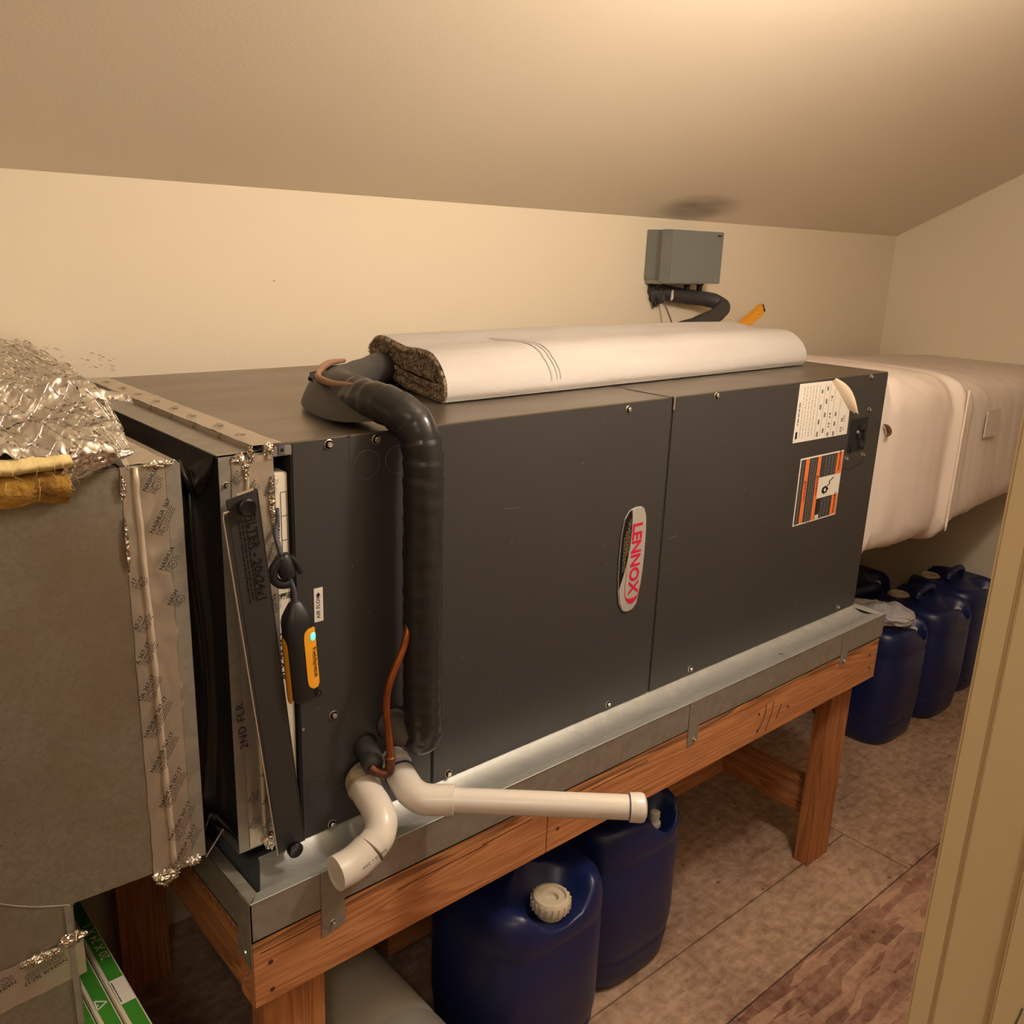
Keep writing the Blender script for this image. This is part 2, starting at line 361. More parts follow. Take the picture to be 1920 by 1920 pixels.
def ring(mb, o, axis, R, r, seg=28):
    o, t = Vector(o), Vector(axis).normalized(); u = Vector((0, 0, 1))
    if abs(t.dot(u)) > .9: u = Vector((1, 0, 0))
    u = (u-t*u.dot(t)).normalized(); v = t.cross(u)
    vs = []; k = 6
    for j in range(seg):
        a = 2*math.pi*j/seg; d = u*math.cos(a)+v*math.sin(a)
        for i in range(k):
            b = 2*math.pi*i/k; vs.append(o + d*(R+r*math.cos(b)) + t*r*math.sin(b))
    fs = [(j*k+i, j*k+(i+1) % k, ((j+1) % seg)*k+(i+1) % k, ((j+1) % seg)*k+i) for j in range(seg) for i in range(k)]
    mb.add(vs, fs)
def screw(parent, x, z, y=0.0, r=.0055, hexed=True, axis=(0, -1, 0), name='screw'):
    mb = MB(); o = Vector((x, y, z)); t = Vector(axis)
    mb.lathe(o, t, [(0, 0), (r*1.25, 0), (r*1.25, .0008), (r*1.1, .0012)], 16)
    mb.lathe(o, t, [(r*.75, .001), (r*.75, .0042), (r*.6, .005), (0, .0048)], 6 if hexed else 14)
    return mb.build(name, STEEL, parent)

def struct(name, mb, m, bevel=0):
    o = mb.build(name, m, None, bevel=bevel); o['kind'] = 'structure'; return o

# ------------------------------------------------------------------ the room
WY, WX, CZ = 0.7175, 2.774, 0.8585      # back wall, right wall, height of the crease
CS = 0.5035                              # slope of the ceiling
XL, YB = -1.6, -2.8                      # left wall, wall behind the camera
zc = lambda y: CZ + CS*(WY-y)
ZF = -Z0
YC = WY - (1.72-CZ)/CS                   # where the slope turns into a level ceiling
struct('wall_back', MB().box(XL-.1, WX+.1, WY, WY+.1, ZF-.05, CZ+.06), WALL)
struct('wall_right', MB().prism([(WX, WY+.1, ZF-.05), (WX, WY+.1, CZ), (WX, WY, CZ+.02), (WX, YC, 1.76), (WX, YB, 1.76), (WX, YB, ZF-.05)], (.1, 0, 0)), WALL)
struct('wall_left', MB().prism([(XL, WY+.1, ZF-.05), (XL, WY+.1, CZ), (XL, WY, CZ+.02), (XL, YC, 1.76), (XL, YB, 1.76), (XL, YB, ZF-.05)], (-.1, 0, 0)), WALL)
struct('wall_rear', MB().box(XL-.1, WX+.1, YB-.1, YB, ZF-.05, 1.8), WALL)
struct('ceiling', MB().prism([(XL-.1, WY+.1, CZ-CS*.1), (XL-.1, YC, 1.72), (XL-.1, YB-.1, 1.72), (XL-.1, YB-.1, 1.82), (XL-.1, YC, 1.82), (XL-.1, WY+.1, CZ+.12)], (WX-XL+.2, 0, 0)), CEIL)
# doorway beside the camera: the wall to the right of the opening, its jamb and stop
YD0, YD1 = -.875, -.752
struct('wall_front', MB().box(.135, WX+.05, YD0, YD1, ZF-.02, 1.60), WALL)
tj = struct('trim_1', MB().box(.118, .137, YD0-.002, -.757, ZF, 1.5), TRIM, .0015)
tc = struct('trim_2', MB().box(.120, .190, -.757, -.7375, ZF, 1.5), TRIM, .003)
ts = struct('trim_3', MB().box(.106, .1185, YD0, -.797, ZF, 1.5), TRIM, .002)
mk = MB(); mk.tube([(.1055, -.815, .285), (.1055, -.812, .255), (.1055, -.818, .235)], .0006, 6, smooth_n=4)
mk.build('scratch', INKL, ts)
# floor
fl = struct('floor', MB().box(XL-.05, WX+.05, YB-.05, WY+.05, ZF-.06, ZF-.012), GAP)
g = .0016
def board(x0, x1, y0, y1, m):
    MB().box(x0+g, x1-g, y0+g, y1-g, ZF-.013, ZF).build('floor_panel', m, fl, bevel=.0008)
board(XL, 1.508, -.196, -.022, OSB1); board(XL, 1.508, -.022, WY, OSB1); board(1.508, WX, -.196, WY, OSB1)
board(XL, .2, YB, -.196, OSB2); board(.2, WX, YB, -.196, OSB2)
# marks on the back wall and ceiling
mb = MB()
def blotch(mb, c, a, b, n, sx, sy, seed, seg=14):
    c, a, b, n = Vector(c), Vector(a), Vector(b), Vector(n)
    pts = []
    for i in range(seg):
        t = 2*math.pi*i/seg; k = .65+.5*abs(nz(seed+i*.7, seed)); pts.append(c + a*math.cos(t)*sx*k + b*math.sin(t)*sy*k + n*.0006)
    mb.add([c + n*.0006] + pts, [(0, 1+i, 1+(i+1) % seg) for i in range(seg)])
for k in range(70):
    x = -.16+.20*random.random(); z = .588-.20*(x+.16)+random.uniform(-.016, .012)
    blotch(mb, (x, WY, z), (1, 0, -.35+.3*random.random()), (0, 0, 1), (0, -1, 0), random.uniform(.001, .007), random.uniform(.0004, .0011), k*3.1, 8)
blotch(mb, (.348, WY, .690), (1, 0, .3), (0, 0, 1), (0, -1, 0), .004, .0018, 4)
wb = bpy.data.objects['wall_back']; mb.build('grime_mark', STAIN, wb)
def soot():
    m = bpy.data.materials.new('sooty_patch'); m.use_nodes = True; N, L = m.node_tree.nodes, m.node_tree.links
    b = N['Principled BSDF']; b.inputs['Base Color'].default_value = srgb(136, 122, 106); b.inputs['Roughness'].default_value = .9
    tcn = N.new('ShaderNodeTexCoord'); mp = N.new('ShaderNodeMapping'); L.new(tcn.outputs['Generated'], mp.inputs[0]); mp.inputs['Location'].default_value = (-1, -1, 0); mp.inputs['Scale'].default_value = (2, 2, 0)
    gr = N.new('ShaderNodeTexGradient'); gr.gradient_type = 'SPHERICAL'; L.new(mp.outputs[0], gr.inputs[0])
    n = N.new('ShaderNodeTexNoise'); n.inputs['Scale'].default_value = 3; L.new(tcn.outputs['Generated'], n.inputs['Vector'])
    mu = N.new('ShaderNodeMath'); mu.operation = 'MULTIPLY'; L.new(gr.outputs['Fac'], mu.inputs[0]); L.new(n.outputs['Fac'], mu.inputs[1])
    L.new(mu.outputs[0], b.inputs['Alpha']); return m
cdir = Vector((0, 1, -CS)).normalized(); cn = Vector((0, -CS, -1)).normalized()
cc = Vector((1.56, .655, zc(.655))) + cn*.0015
MB().add([cc + Vector((sx*.17, 0, 0)) + cdir*sy*.075 for sx, sy in ((-1, -1), (1, -1), (1, 1), (-1, 1))], [(0, 1, 2, 3)]).build('soot_patch', soot(), bpy.data.objects['ceiling'])

# ------------------------------------------------------------------ air handler
L_, D_, H_ = 1.4235, .6027, .54
ah = thing('air_handler', 'long charcoal horizontal air handler cabinet lying in a metal pan on the wooden stand', 'air conditioner', (.7, .3, 0))
# cabinet carcass: end, back, bottom, with an open filter slot at the left
mb = MB(); mb.box(.001, L_-.0005, .0045, D_, .001, H_-.003)
mb.build('cabinet', DARK, ah)
def panel(x0, x1, name='front_panel', y=0.0):
    return MB().box(x0, x1, y, .006, 0.0, H_-.0015).build(name, DARK, ah, bevel=.0018)
panel(.0, .2098); panel(.2118, .6962); panel(.6978, L_)
# folded lip between the coil panel and its sunken half
MB().box(.0787, .0797, -.0005, .001, .49, .539).box(.0785, .081, -.0010, .0005, .5395, .5403).build('panel_seam', RUBBER, ah)
# top sheets
for x0, x1 in ((-.036, .6955), (.697, L_)):
    MB().box(x0, x1, .0015, D_, H_-.003, H_).build('top_panel', TOPM, ah, bevel=.001)
MB().box(.69, .70, .001, .10, H_-.0005, H_+.0012).build('seam_strip', TOPM, ah)
# filter rack frame at the left end
mb = MB()
mb.box(-.036, -.0225, 0, D_, 0.0, H_-.003); mb.box(-.024, .001, 0, .04, .525, H_-.003); mb.box(-.024, .001, .0, D_, 0, .012)
mb.box(-.024, .001, .565, D_, .01, .53)
mb.build('filter_rack', GREYM, ah, bevel=.0008)
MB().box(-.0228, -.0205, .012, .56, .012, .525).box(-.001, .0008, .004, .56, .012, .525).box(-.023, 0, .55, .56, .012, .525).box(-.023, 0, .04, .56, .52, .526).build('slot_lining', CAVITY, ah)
mb = MB(); mb.box(-.0165, -.0085, -.0012, .002, .5265, .5375); mb.build('latch_plate', mat('blue_grey_plate', srgb(96, 100, 108), .4, .4), ah)
MB().lathe((-.0122, -.0014, .532), (0, 1, 0), [(0, 0), (.0022, 0), (.0022, .001)], 16).build('latch_hole', BLKG, ah)
# skirt plate below the unit
def skirt(u, v):
    y = .004 - .057*v; x0 = -.063 - .027*max(0, v-.07); x1 = 1.4210 - .004*v
    return (x0 + (x1-x0)*u, y, -.0008 - .009*math.sin(math.pi*min(1, v*1.05))**.8 - .003*v + .0006*nz(u*12, v*2))
MB().grid(60, 12, skirt).build('skirt_plate', GALVB, ah, smooth=True)
# screws
for x, z in ((.05, .532), (.117, .531), (.587, .529), (.814, .534), (1.347, .534), (1.359, .463), (1.29, .463), (1.291, .364), (1.36, .364), (.049, .169),
             (.218, .081), (.241, .008), (.589, .011), (.816, .012), (1.347, .012), (.043, .006)):
    screw(ah, x, z, 0, .0050 if x < 1.28 else .0046)
screw(ah, -.030, .527, -.001, .0045)
MB().box(.6965, .7005, -.003, 0, .519, .5415).build('spring_clip', STEEL, ah, bevel=.0008)
MB().lathe((.004, -.0005, .1635), (0, -1, 0), [(0, .001), (.002, .001), (.002, 0)], 10).build('rivet', STEEL, ah)
# knockouts
for x, z, r in ((.1035, .5, .0182), (.149, .501, .0182)):
    mb = MB(); mb.lathe((x, 0, z), (0, -1, 0), [(r-.001, 0), (r-.001, .0008), (0, .0008)], 32); mb.build('knockout', DARK, ah)
    mb = MB(); ring(mb, (x, -.0003, z), (0, 1, 0), r, .0006, 40); mb.build('knockout_rim', mat('pale_rim', srgb(92, 88, 82), .4), ah)  # rim in a lighter grey than the panel
for x, z, r in ((.03, .11, .028), (.035, .066, .028)):
    mb = MB(); ring(mb, (x, 0, z), (0, 1, 0), r, .0004, 40); mb.build('embossed_ring', DARK, ah)
# black electrical recess at the right end
rc = MB().box(1.291, 1.361, -.0012, .0, .376, .447).build('wiring_recess', CAVITY, ah)
mb = MB()
for x, z, w_, h_ in ((1.335, .428, .02, .012), (1.325, .41, .012, .01), (1.34, .392, .022, .012), (1.302, .382, .008, .014), (1.348, .412, .008, .02)):
    mb.box(x-w_/2, x+w_/2, -.006, -.001, z-h_/2, z+h_/2)
mb.build('terminal_block', BLKP, rc, bevel=.001)
MB().lathe((1.322, -.001, .418), (0, -1, 0), [(0, .004), (.003, .004), (.004, 0)], 10).build('stud', GREYM, rc)
# scratch below the recess
MB().tube([(1.285, -.0006, .345), (1.31, -.0006, .338), (1.345, -.0006, .343), (1.365, -.0006, .35)], .0008, 6, smooth_n=5).build('scuff', CAVITY, ah)
mb = MB()
for x, z, l, a in ((1.16, .055, .012, -.5), (1.165, .06, .01, .9), (.53, .52, .01, -1.1), (.335, .405, .03, -.05), (.72, .29, .02, .1), (1.01, .27, .008, .3)):
    mb.bar((x, -.0003, z), (x+l*math.cos(a), -.0003, z+l*math.sin(a)), .0005, .0004, (0, 1, 0))
mb.build('scratch', INKL, ah)

X_, Yn, Z_ = Vector((1, 0, 0)), Vector((0, -1, 0)), Vector((0, 0, 1))
# AIR FLOW label
al = MB().box(.0245, .0370, -.0008, 0, .3065, .3515).build('airflow_label', LABEL, ah, label='small white label with an arrow')
MB().text('AIR FLOW', (.0325, -.0011, .311), Z_, -X_, .0072, .01).build('print', INK, al)
MB().add([(.030, -.0011, .341), (.030, -.0011, .346), (.0275, -.0011, .341), (.0305, -.0011, .3465), (.0335, -.0011, .341), (.031, -.0011, .341), (.031, -.0011, .337), (.030, -.0011, .337)], [(0, 2, 3, 4, 5), (0, 5, 6, 7)]).build('arrow', INK, al)
# badge: long silver oval with a black swoosh
def badge():
    cx, cz = .6205, .2715
    cl = [(.634, .3630), (.6425, .358), (.648, .345), (.6505, .32), (.6510, .285), (.6500, .25), (.6465, .215), (.6400, .188), (.630, .1795), (.617, .1775), (.605, .182), (.5965, .196), (.591, .22), (.589, .25), (.5885, .285), (.590, .32), (.595, .3475), (.606, .360), (.620, .3635)]
    mb = MB(); mb.prism([(x, 0, z) for x, z in cl], (0, -.004, 0))
    b = mb.build('badge', BADGE, ah, bevel=.0015, label='long silver oval maker\'s badge with red lettering')
    sw = [(.6105, .3605), (.6055, .3590), (.5955, .3465), (.5908, .32), (.5893, .285), (.5898, .25), (.5915, .225), (.5990, .244), (.6065, .268), (.6115, .295), (.6130, .325), (.6120, .35)]
    MB().prism([(x, -.0038, z) for x, z in sw], (0, -.0006, 0)).build('swoosh', BADGEK, b)
    mb = MB().text('LENNOX', (.6158, -.0046, .3365), -Z_, X_, .0330, .028, spacing=.98)
    # squeeze lettering along its length to fit
    vs = mb.v; z1 = .3365; z0 = min(v.z for v in vs); k = (.3365-.2085)/(z1-z0)
    for v in vs: v.z = z1 - (z1-v.z)*k
    mb.build('lettering', RED, b)
    mb = MB(); o = []; i_ = []
    for k in range(25):
        t = math.pi*(.0 + 1.0*k/24)
        o.append((.6250 + .0195*math.cos(t), -.0046, .222 - .030*math.sin(t)-(.0 if k not in (0, 24) else 0)))
        i_.append((.6250 + (.0185)*math.cos(t), -.0046, .2225 - (.030-.0095*math.sin(t)**2)*math.sin(t)))
    n = len(o); mb.add(o+i_, [(k, k+1, n+k+1, n+k) for k in range(n-1)])
    mb.add([(.6055, -.0046, .222), (.6065, -.0046, .222), (.6075, -.0046, .265), (.607, -.0046, .265)], [(0, 1, 2, 3)])
    mb.build('crescent', RED, b)
    mb = MB()
    for x, z0, z1, m in ((.6085, .345, .29, 0), (.6045, .340, .285, 1), (.6005, .325, .262, 1), (.5965, .315, .258, 0)):
        z = z0
        while z > z1:
            l = random.uniform(.002, .006); mb.use(GOLD if m else INKL).box(x-.0009, x+.0009, -.0046, -.0042, z-l, z); z -= l+.0018
    mb.build('small_print', None, b)
badge()
# rating label with its corner peeled away
def rating():
    z = lambda a: a
    pts = [(1.0760, .5365), (1.190, .5360), (1.277, .4680), (1.2780, .4185), (1.0745, .4205)]
    b = MB().prism([(x, -.0004, zz) for x, zz in pts], (0, -.0005, 0)).build('rating_label', LABEL, ah, label='white rating label with its upper corner peeling off')
    # curled corner
    mb = MB(); A = Vector((1.190, -.0008, .5360)); B = Vector((1.277, -.0008, .4680))
    def fn(u, v):
        p = A.lerp(B, v*.98+.01); n = Vector((.35, 0, .42)).normalized(); wdt = .056*math.sin(math.pi*min(1, v*.55+.42))*(.15+.85*v)
        return p + n*wdt*u*(1-.2*v) + Vector((0, -1, 0))*(.020*math.sin(u*1.9)*(.25+.75*v)) + Vector((.0, 0, -.010*u*v))
    mb.grid(10, 12, fn); mb.build('peeled_corner', LABELB, b, smooth=True)
    mb = MB(); y = -.00115
    def dash(x, z0, z1, w=.0012, m=INKL, g0=.002):
        z = z1
        while z > z0:
            l = random.uniform(.003, .012); mb.use(m).box(x-w/2, x+w/2, y, -.0008, max(z-l, z0), z); z -= l+g0
    for x in (1.095, 1.105, 1.116, 1.127, 1.138): dash(x, .428, .53)
    for x in (1.150, 1.170, 1.19, 1.21, 1.235):
        mb.use(INKL).box(x, x+.0006, y, -.0008, .424, .53 if x < 1.195 else .536-(x-1.19)*.9)
    for x, zz in ((1.16, (.52, .49, .46, .435)), (1.18, (.525, .50, .472, .44)), (1.2, (.505, .47, .45, .43)), (1.222, (.47, .45, .43)), (1.25, (.455, .436))):
        for z0 in zz: dash(x, z0-.010, z0, .006, INKL, .003)
    mb.use(INK).box(1.080, 1.087, y, -.0008, .428, .442); dash(1.084, .455, .50, .004, INKL)
    mb.text('C   US', (1.262, y, .428), Z_, -X_, .012, .01)
    mb.build('small_print', None, b)
rating()
def warning():
    x0, x1, z0, z1 = 1.113, 1.277, .243, .3845
    b = MB().box(x0, x1, -.0008, 0, z0, z1).build('warning_label', LABEL, ah, label='orange, black and white warning label')
    mb = MB(); y = -.0011
    def r(m, a, c, e, f, yy=y): mb.use(m).box(a, c, yy, -.0007, e, f)
    r(WARNK, x0+.003, x1-.002, z0+.003, z1-.003)
    y2 = y-.0003
    r(ORANGE, 1.133, 1.146, z0+.003, z1-.003, y2); r(ORANGE, 1.178, 1.190, z0+.003, z1-.003, y2)
    r(ORANGE, 1.252, 1.2745, .336, z1-.003, y2); r(ORANGE, 1.252, 1.2745, z0+.003, .290, y2)
    r(LABEL, 1.190, 1.2755, .2905, .3355, y2)
    r(BLKP, 1.191, 1.205, .255, .29, y2); r(LABEL, 1.193, 1.206, .247, .258, y2)
    b2 = mb.build('colour_bands', None, b)
    mb = MB(); y3 = y2-.0002
    mb.use(INK).text('WARNING', (1.143, y3, .292), Z_, -X_, .0085, .02).text('WARNING', (1.187, y3, .298), Z_, -X_, .0085, .02)
    mb.text('WARNING', (1.267, y3, .342), Z_, -X_, .0100, .02).text('WARNING', (1.267, y3, .249), Z_, -X_, .0095, .02)
    for x, z in ((1.1385, .334), (1.183, .339), (1.263, .379), (1.263, .2875)): mb.add([(x-.003, y3, z-.003), (x-.003, y3, z+.003), (x+.003, y3, z)], [(0, 1, 2)])
    # pictogram: a hand at a hexagonal hub with a zigzag arrow
    hub = [(1.218+.013*math.cos(a), y3, .306+.009*math.sin(a)) for a in [k*math.pi/3+.3 for k in range(6)]]
    mb.add(hub, [tuple(range(6))])
    mb.use(LABEL).lathe((1.219, y3-.0002, .306), (0, -1, 0), [(0, 0), (.004, 0)], 10)
    mb.use(INK)
    for p, q in (((1.226, .312), (1.236, .318)), ((1.236, .318), (1.232, .322)), ((1.232, .322), (1.248, .330)), ((1.222, .300), (1.232, .308))):
        mb.bar((p[0], y3, p[1]), (q[0], y3, q[1]), .0005, .0022, (0, 0, 1))
    for x in (1.155, 1.163, 1.171, 1.123, 1.21, 1.222, 1.234, 1.245):
        z = z1-.006; lo = z0+.006 if x < 1.19 else .34
        while z > lo:
            l = random.uniform(.003, .010); mb.use(INKL).box(x-.0012, x+.0012, y3, -.001, z-l, z); z -= l+.002
            if x < 1.2 and False: break
    for x in (1.215, 1.227, 1.239):
        z = .286
        while z > .25:
            l = random.uniform(.003, .008); mb.use(INKL).box(x-.0012, x+.0012, y3, -.001, z-l, z); z -= l+.002
    mb.build('print', None, b)
warning()

# printed foil tape -------------------------------------------------------------
def tape_print(mb, o, r, u, n, k=1.0, up=True, full='NASHUA 367-17'):
    """one diagonal imprint; r reading direction, u letter up, n outward normal"""
    o, r, u, n = Vector(o), Vector(r).normalized(), Vector(u).normalized(), Vector(n)*.0004
    mb.use(INK).text(full, o+n, r, u, .0078*k, .012, spacing=.97)
    L = len(full)*.0046*k
    for i in range(4):
        q = .001*k
        while q < L*.8:
            l = random.uniform(.001, .004)*k
            mb.obox(o + n + r*(q+l/2) - u*(.0024+.0024*i)*k, r*l/2, u*.0004*k, n*.02); q += l+.0007*k
            if i > 0 and .006*k < q < .018*k: q = .018*k
    ring(mb, o + n + r*.0115*k - u*.0078*k, n, .0048*k, .0003*k, 20)
    mb.text('UL', o + n + r*.0086*k - u*.0098*k, r, u, .0046*k, .01)

def crumple(mb, c, sx, sy, sz, seed, n=7):
    """a wad of creased foil"""
    c = Vector(c); vs = []; m_ = n*2
    for j in range(n+1):
        for i in range(m_):
            a = 2*math.pi*i/m_; b = math.pi*j/n
            k = .75 + .75*abs(nz(math.cos(a)*2+seed, math.sin(a)*2, b*1.3+seed))
            k *= .85+.3*random.random()
            vs.append(c + Vector((math.cos(a)*math.sin(b)*sx, math.sin(a)*math.sin(b)*sy, math.cos(b)*sz))*k)
    mb.add(vs, [(j*m_+i, j*m_+(i+1) % m_, (j+1)*m_+(i+1) % m_, (j+1)*m_+i) for j in range(n) for i in range(m_)])

def wavy_strip(mb, x0, x1, z0, z1, y, amp=.0012, seed=0, nx=10, nzz=70, edge=.001):
    def fn(u, v):
        z = z0+(z1-z0)*v
        e = edge*nz(v*17+seed, u*3)
        return (x0+(x1-x0)*u + e, y - .0004 - amp*abs(nz(u*3+seed, v*22, seed)) - amp*.6*abs(nz(u*9, v*60+seed)), z)
    mb.grid(nx, nzz, fn)

# tape on the handler's left end
mb = MB(); wavy_strip(mb, -.0365, -.0245, .008, .535, -.001, .0010, 3, 4); mb.build('foil_tape', TAPE, ah, smooth=True)
mb = MB()
for z in (.48, .40, .335, .27, .20, .13, .07):
    tape_print(mb, (-.0345, -.003, z), (.35, 0, .95), (-.95, 0, .35), (0, -1, 0), .8, full='NASHUA 367'[:7 if z > .3 else 5])
mb.build('tape_print', INK, ah)
def toptape(u, v):
    y = .0 + D_*v; x = -.048 + .036*u
    return (x + .0012*nz(v*20, u), y, H_ + .0009 + .0012*abs(nz(u*3, v*26, 5)))
mb = MB(); mb.grid(6, 90, toptape)
mb.grid(4, 90, lambda u, v: (-.0485+.0006*nz(v*9), D_*v, H_+.0009-.024*u))
mb.build('foil_tape', TAPE, ah, smooth=True)
mb = MB()
for k in range(8): tape_print(mb, (-.043+.003*nz(k*2.3), .05+k*.068+.012*nz(k*1.7), H_+.0030), (.60, .80, 0), (-.80, .60, 0), (0, 0, 1), .66, full='NASHUA 367-17'[:4+(k*5) % 8])
for k in range(7): tape_print(mb, (-.0492, .56-k*.075, H_-.019), (0, -.86, .5), (0, .5, .86), (-1, 0, 0), .7)
mb.build('tape_print', INKL, ah)
mb = MB(); crumple(mb, (-.030, -.003, .536), .008, .006, .007, 2); crumple(mb, (-.052, -.004, .532), .004, .004, .009, 4); crumple(mb, (-.028, -.004, .470), .004, .003, .028, 5)
mb.build('crumpled_tape', TAPEC, ah)
mb = MB(); crumple(mb, (-.050, -.004, .024), .010, .008, .012, 7); crumple(mb, (-.036, -.006, .012), .010, .008, .008, 8); crumple(mb, (-.024, -.006, .010), .006, .006, .006, 11)
mb.build('crumpled_tape', TAPEC, ah)

# ------------------------------------------------------------------ air filter in its slot
af = thing('air_filter', 'cream cardboard edge of an air filter standing in the open slot', 'air filter', (-.0115, .25, .012))
MB().box(-.0200, -.0022, .007, .50, .012, .5035).build('frame', CREAM, af, bevel=.0015)
mb = MB(); y = .0064
mb.text('Date Installed', (-.0145, y, .398), Z_, -X_, .0098, .012, spacing=1.12)
for z0, z1 in ((.391, .4195), (.4195, .450), (.450, .4795)):
    for a, b, c, d in ((-.0122, -.0118, z0, z1), (-.0045, -.0041, z0, z1), (-.0122, -.0041, z0, z0+.0005), (-.0122, -.0041, z1, z1+.0005)):
        mb.box(a, b, y, y+.0004, c, d)
mb.text('20 X 24 X 1', (-.0105, y, .235), Z_, -X_, .0135, .025)
mb.text('Actual 19-1/2 x 23-1/2', (-.0045, y, .205), Z_, -X_, .0070, .015)
for i in range(5):
    for j in range(16):
        if random.random() < .6: mb.box(-.0185+j*.001, -.0177+j*.001, y, y+.0004, .3445+i*.0016, .3456+i*.0016)
mb.build('print', INK, af)

# ------------------------------------------------------------------ filter door leaning beside the slot
fd = thing('filter_door', 'narrow charcoal filter access door leaning askew beside the open slot', 'door panel', (-.03, -.03, .018))
tl, tr_, br, bl = Vector((-.097, -.034, .492)), Vector((-.061, -.034, .499)), Vector((-.0145, -.030, .022)), Vector((-.050, -.030, .018))
mb = MB(); mb.prism([tl, tr_, br, bl], (0, .002, 0)); mb.build('face_plate', DARKF, fd, bevel=.0006)
mb = MB(); s1 = tl.lerp(bl, .035); off = Vector((-.0065, 0, 0))
mb.prism([s1+off, s1, bl, bl+off*.35], (0, .0018, 0)).build('side_lip', DARKF, fd)
mb = MB(); mb.tube([s1+Vector((.0005, -.001, .004)), s1+off+Vector((.001, -.001, .003)), s1+off+Vector((0, -.001, -.003)), bl+off*.35+Vector((0, -.001, 0))], .0009, 8)
mb.bar(tl+Vector((.012, .0, .0042)), tr_+Vector((-.004, .0, .0016)), .002, .0022)
mb.build('lit_bare_edge', mat('lit_steel_edge', srgb(214, 196, 172), .35, .6), fd)  # bare metal edge, its highlight put into the pale colour
mb = MB(); mb.prism([br, br+Vector((0, .014, 0)), tr_+Vector((0, .014, 0)), tr_], (.0012, 0, 0)); mb.build('side_return', DARKF, fd)
for c in (Vector((-.0775, -.034, .483)), Vector((-.033, -.032, .023))):
    MB().lathe(c, (0, -1, 0), [(0, 0), (.006, 0), (.006, .004), (.0098, .0045), (.0102, .011), (.0085, .0125), (.004, .0118), (0, .0115)], 28).build('knob', BLKG, fd, smooth=True, auto=40)
dn = (br - tr_).normalized(); dr = -dn.cross(Vector((0, -1, 0))); 
if dr.x < 0: dr = -dr
mb = MB(); mb.text('FILTER - 20x24x1', Vector((-.0745, -.0345, .474)), dn, dr, .0150, .015)
mb.build('print', BLKG, fd)
mb = MB(); o = Vector((-.084, -.0345, .468))
for i in range(3):
    q = 0
    while q < .10:
        l = random.uniform(.002, .007); p = o - Vector((0, 0, 0)) + dr*(.004*i) + dn*(q+l/2); mb.obox(p, dn*l/2, dr*.0006, (0, .0001, 0)); q += l+.0015
mb.build('small_print', BLKG, fd)

# ------------------------------------------------------------------ wireless probe hanging at the slot
pr = thing('temperature_probe', 'black and yellow handheld probe hanging by its braided neck at the filter slot', 'probe', (-.012, -.03, .226))
A, B = Vector((-.019, -.034, .357)), Vector((-.0105, -.034, .226)); ax = (B-A).normalized(); sd = Vector((1, 0, ax.x/ -ax.z*-1)).normalized()
sd = (Vector((1, 0, 0)) - ax*ax.x).normalized(); fr = Vector((0, -1, 0))
def probe_body(mb, prof, kx, ky, seg=28, a0=0, a1=2*math.pi, lift=0):
    vs = []; n = len(prof); m_ = seg + (0 if a1-a0 > 6.2 else 1)
    for t, wd in prof:
        for j in range(m_):
            a = a0 + (a1-a0)*j/seg
            ca, sa = math.cos(a), math.sin(a); q = 1/((abs(ca)**3+abs(sa)**3)**(1/3))
            vs.append(A.lerp(B, t) + sd*ca*q*(kx*wd+lift) + fr*sa*q*(ky*wd+lift))
    closed = m_ == seg
    fs = [(i*m_+j, i*m_+(j+1) % m_, (i+1)*m_+(j+1) % m_, (i+1)*m_+j) for i in range(n-1) for j in range(m_ if closed else m_-1)]
    if closed: fs += [tuple(range(m_)), tuple((n-1)*m_+j for j in range(m_))]
    mb.add(vs, fs)
prof = [(0, .28), (.02, .42), (.08, .66), (.14, .88), (.2, .98), (.5, 1.0), (.85, .98), (.96, .90), (1.0, .72)]
mb = MB(); probe_body(mb, prof, .0185, .0155); mb.build('body', BLKP, pr, smooth=True, auto=50)
mb = MB(); pp = [(.24+.60*k/14, 1.0) for k in range(15)]
def side_panel(mb, a0, a1, t0, t1):
    vs = []; n, m_ = 24, 8
    for i in range(n+1):
        t = t0+(t1-t0)*i/n; e = min(1, min(i, n-i)/4.0); e = math.sqrt(max(0, 1-(1-e)**2)); am = (a0+a1)/2; hw = (a1-a0)/2*(.35+.65*e)
        for j in range(m_+1):
            a = am - hw + 2*hw*j/m_; ca, sa = math.cos(a), math.sin(a); q = 1/((abs(ca)**3+abs(sa)**3)**(1/3))
            vs.append(A.lerp(B, t) + sd*ca*q*.0192 + fr*sa*q*.0162)
    mb.add(vs, [(i*(m_+1)+j, i*(m_+1)+j+1, (i+1)*(m_+1)+j+1, (i+1)*(m_+1)+j) for i in range(n) for j in range(m_)])
side_panel(mb, .55, 1.62, .25, .86); mb.build('yellow_side', YEL, pr, smooth=True)
mb = MB(); side_panel(mb, 2.70, 3.75, .33, 1.0); mb.build('yellow_side', YEL, pr, smooth=True)
def on_body(t, a, lift=.0007):
    ca, sa = math.cos(a), math.sin(a); q = 1/((abs(ca)**3+abs(sa)**3)**(1/3)); return A.lerp(B, t) + sd*ca*q*(.0192+lift) + fr*sa*q*(.0162+lift)
c = on_body(.345, .95, -.001)
MB().lathe(c, sd*.7+fr*.9, [(0, .0022), (.0045, .002), (.0058, 0)], 18).build('status_light', LED, pr, label='glowing pale cyan light')
mb = MB(); tn = ax; _u = (on_body(.6, .7)-on_body(.6, 1.0)).normalized(); MB.text(mb, 'Fieldpiece', on_body(.45, 1.12, .0012), ax, _u, .0098, .02); mb.build('print', INK, pr)
mb = MB(); ring(mb, A.lerp(B, .93)+sd*.012+fr*.0145, fr, .004, .0008, 18); mb.build('button', BLKG, pr)
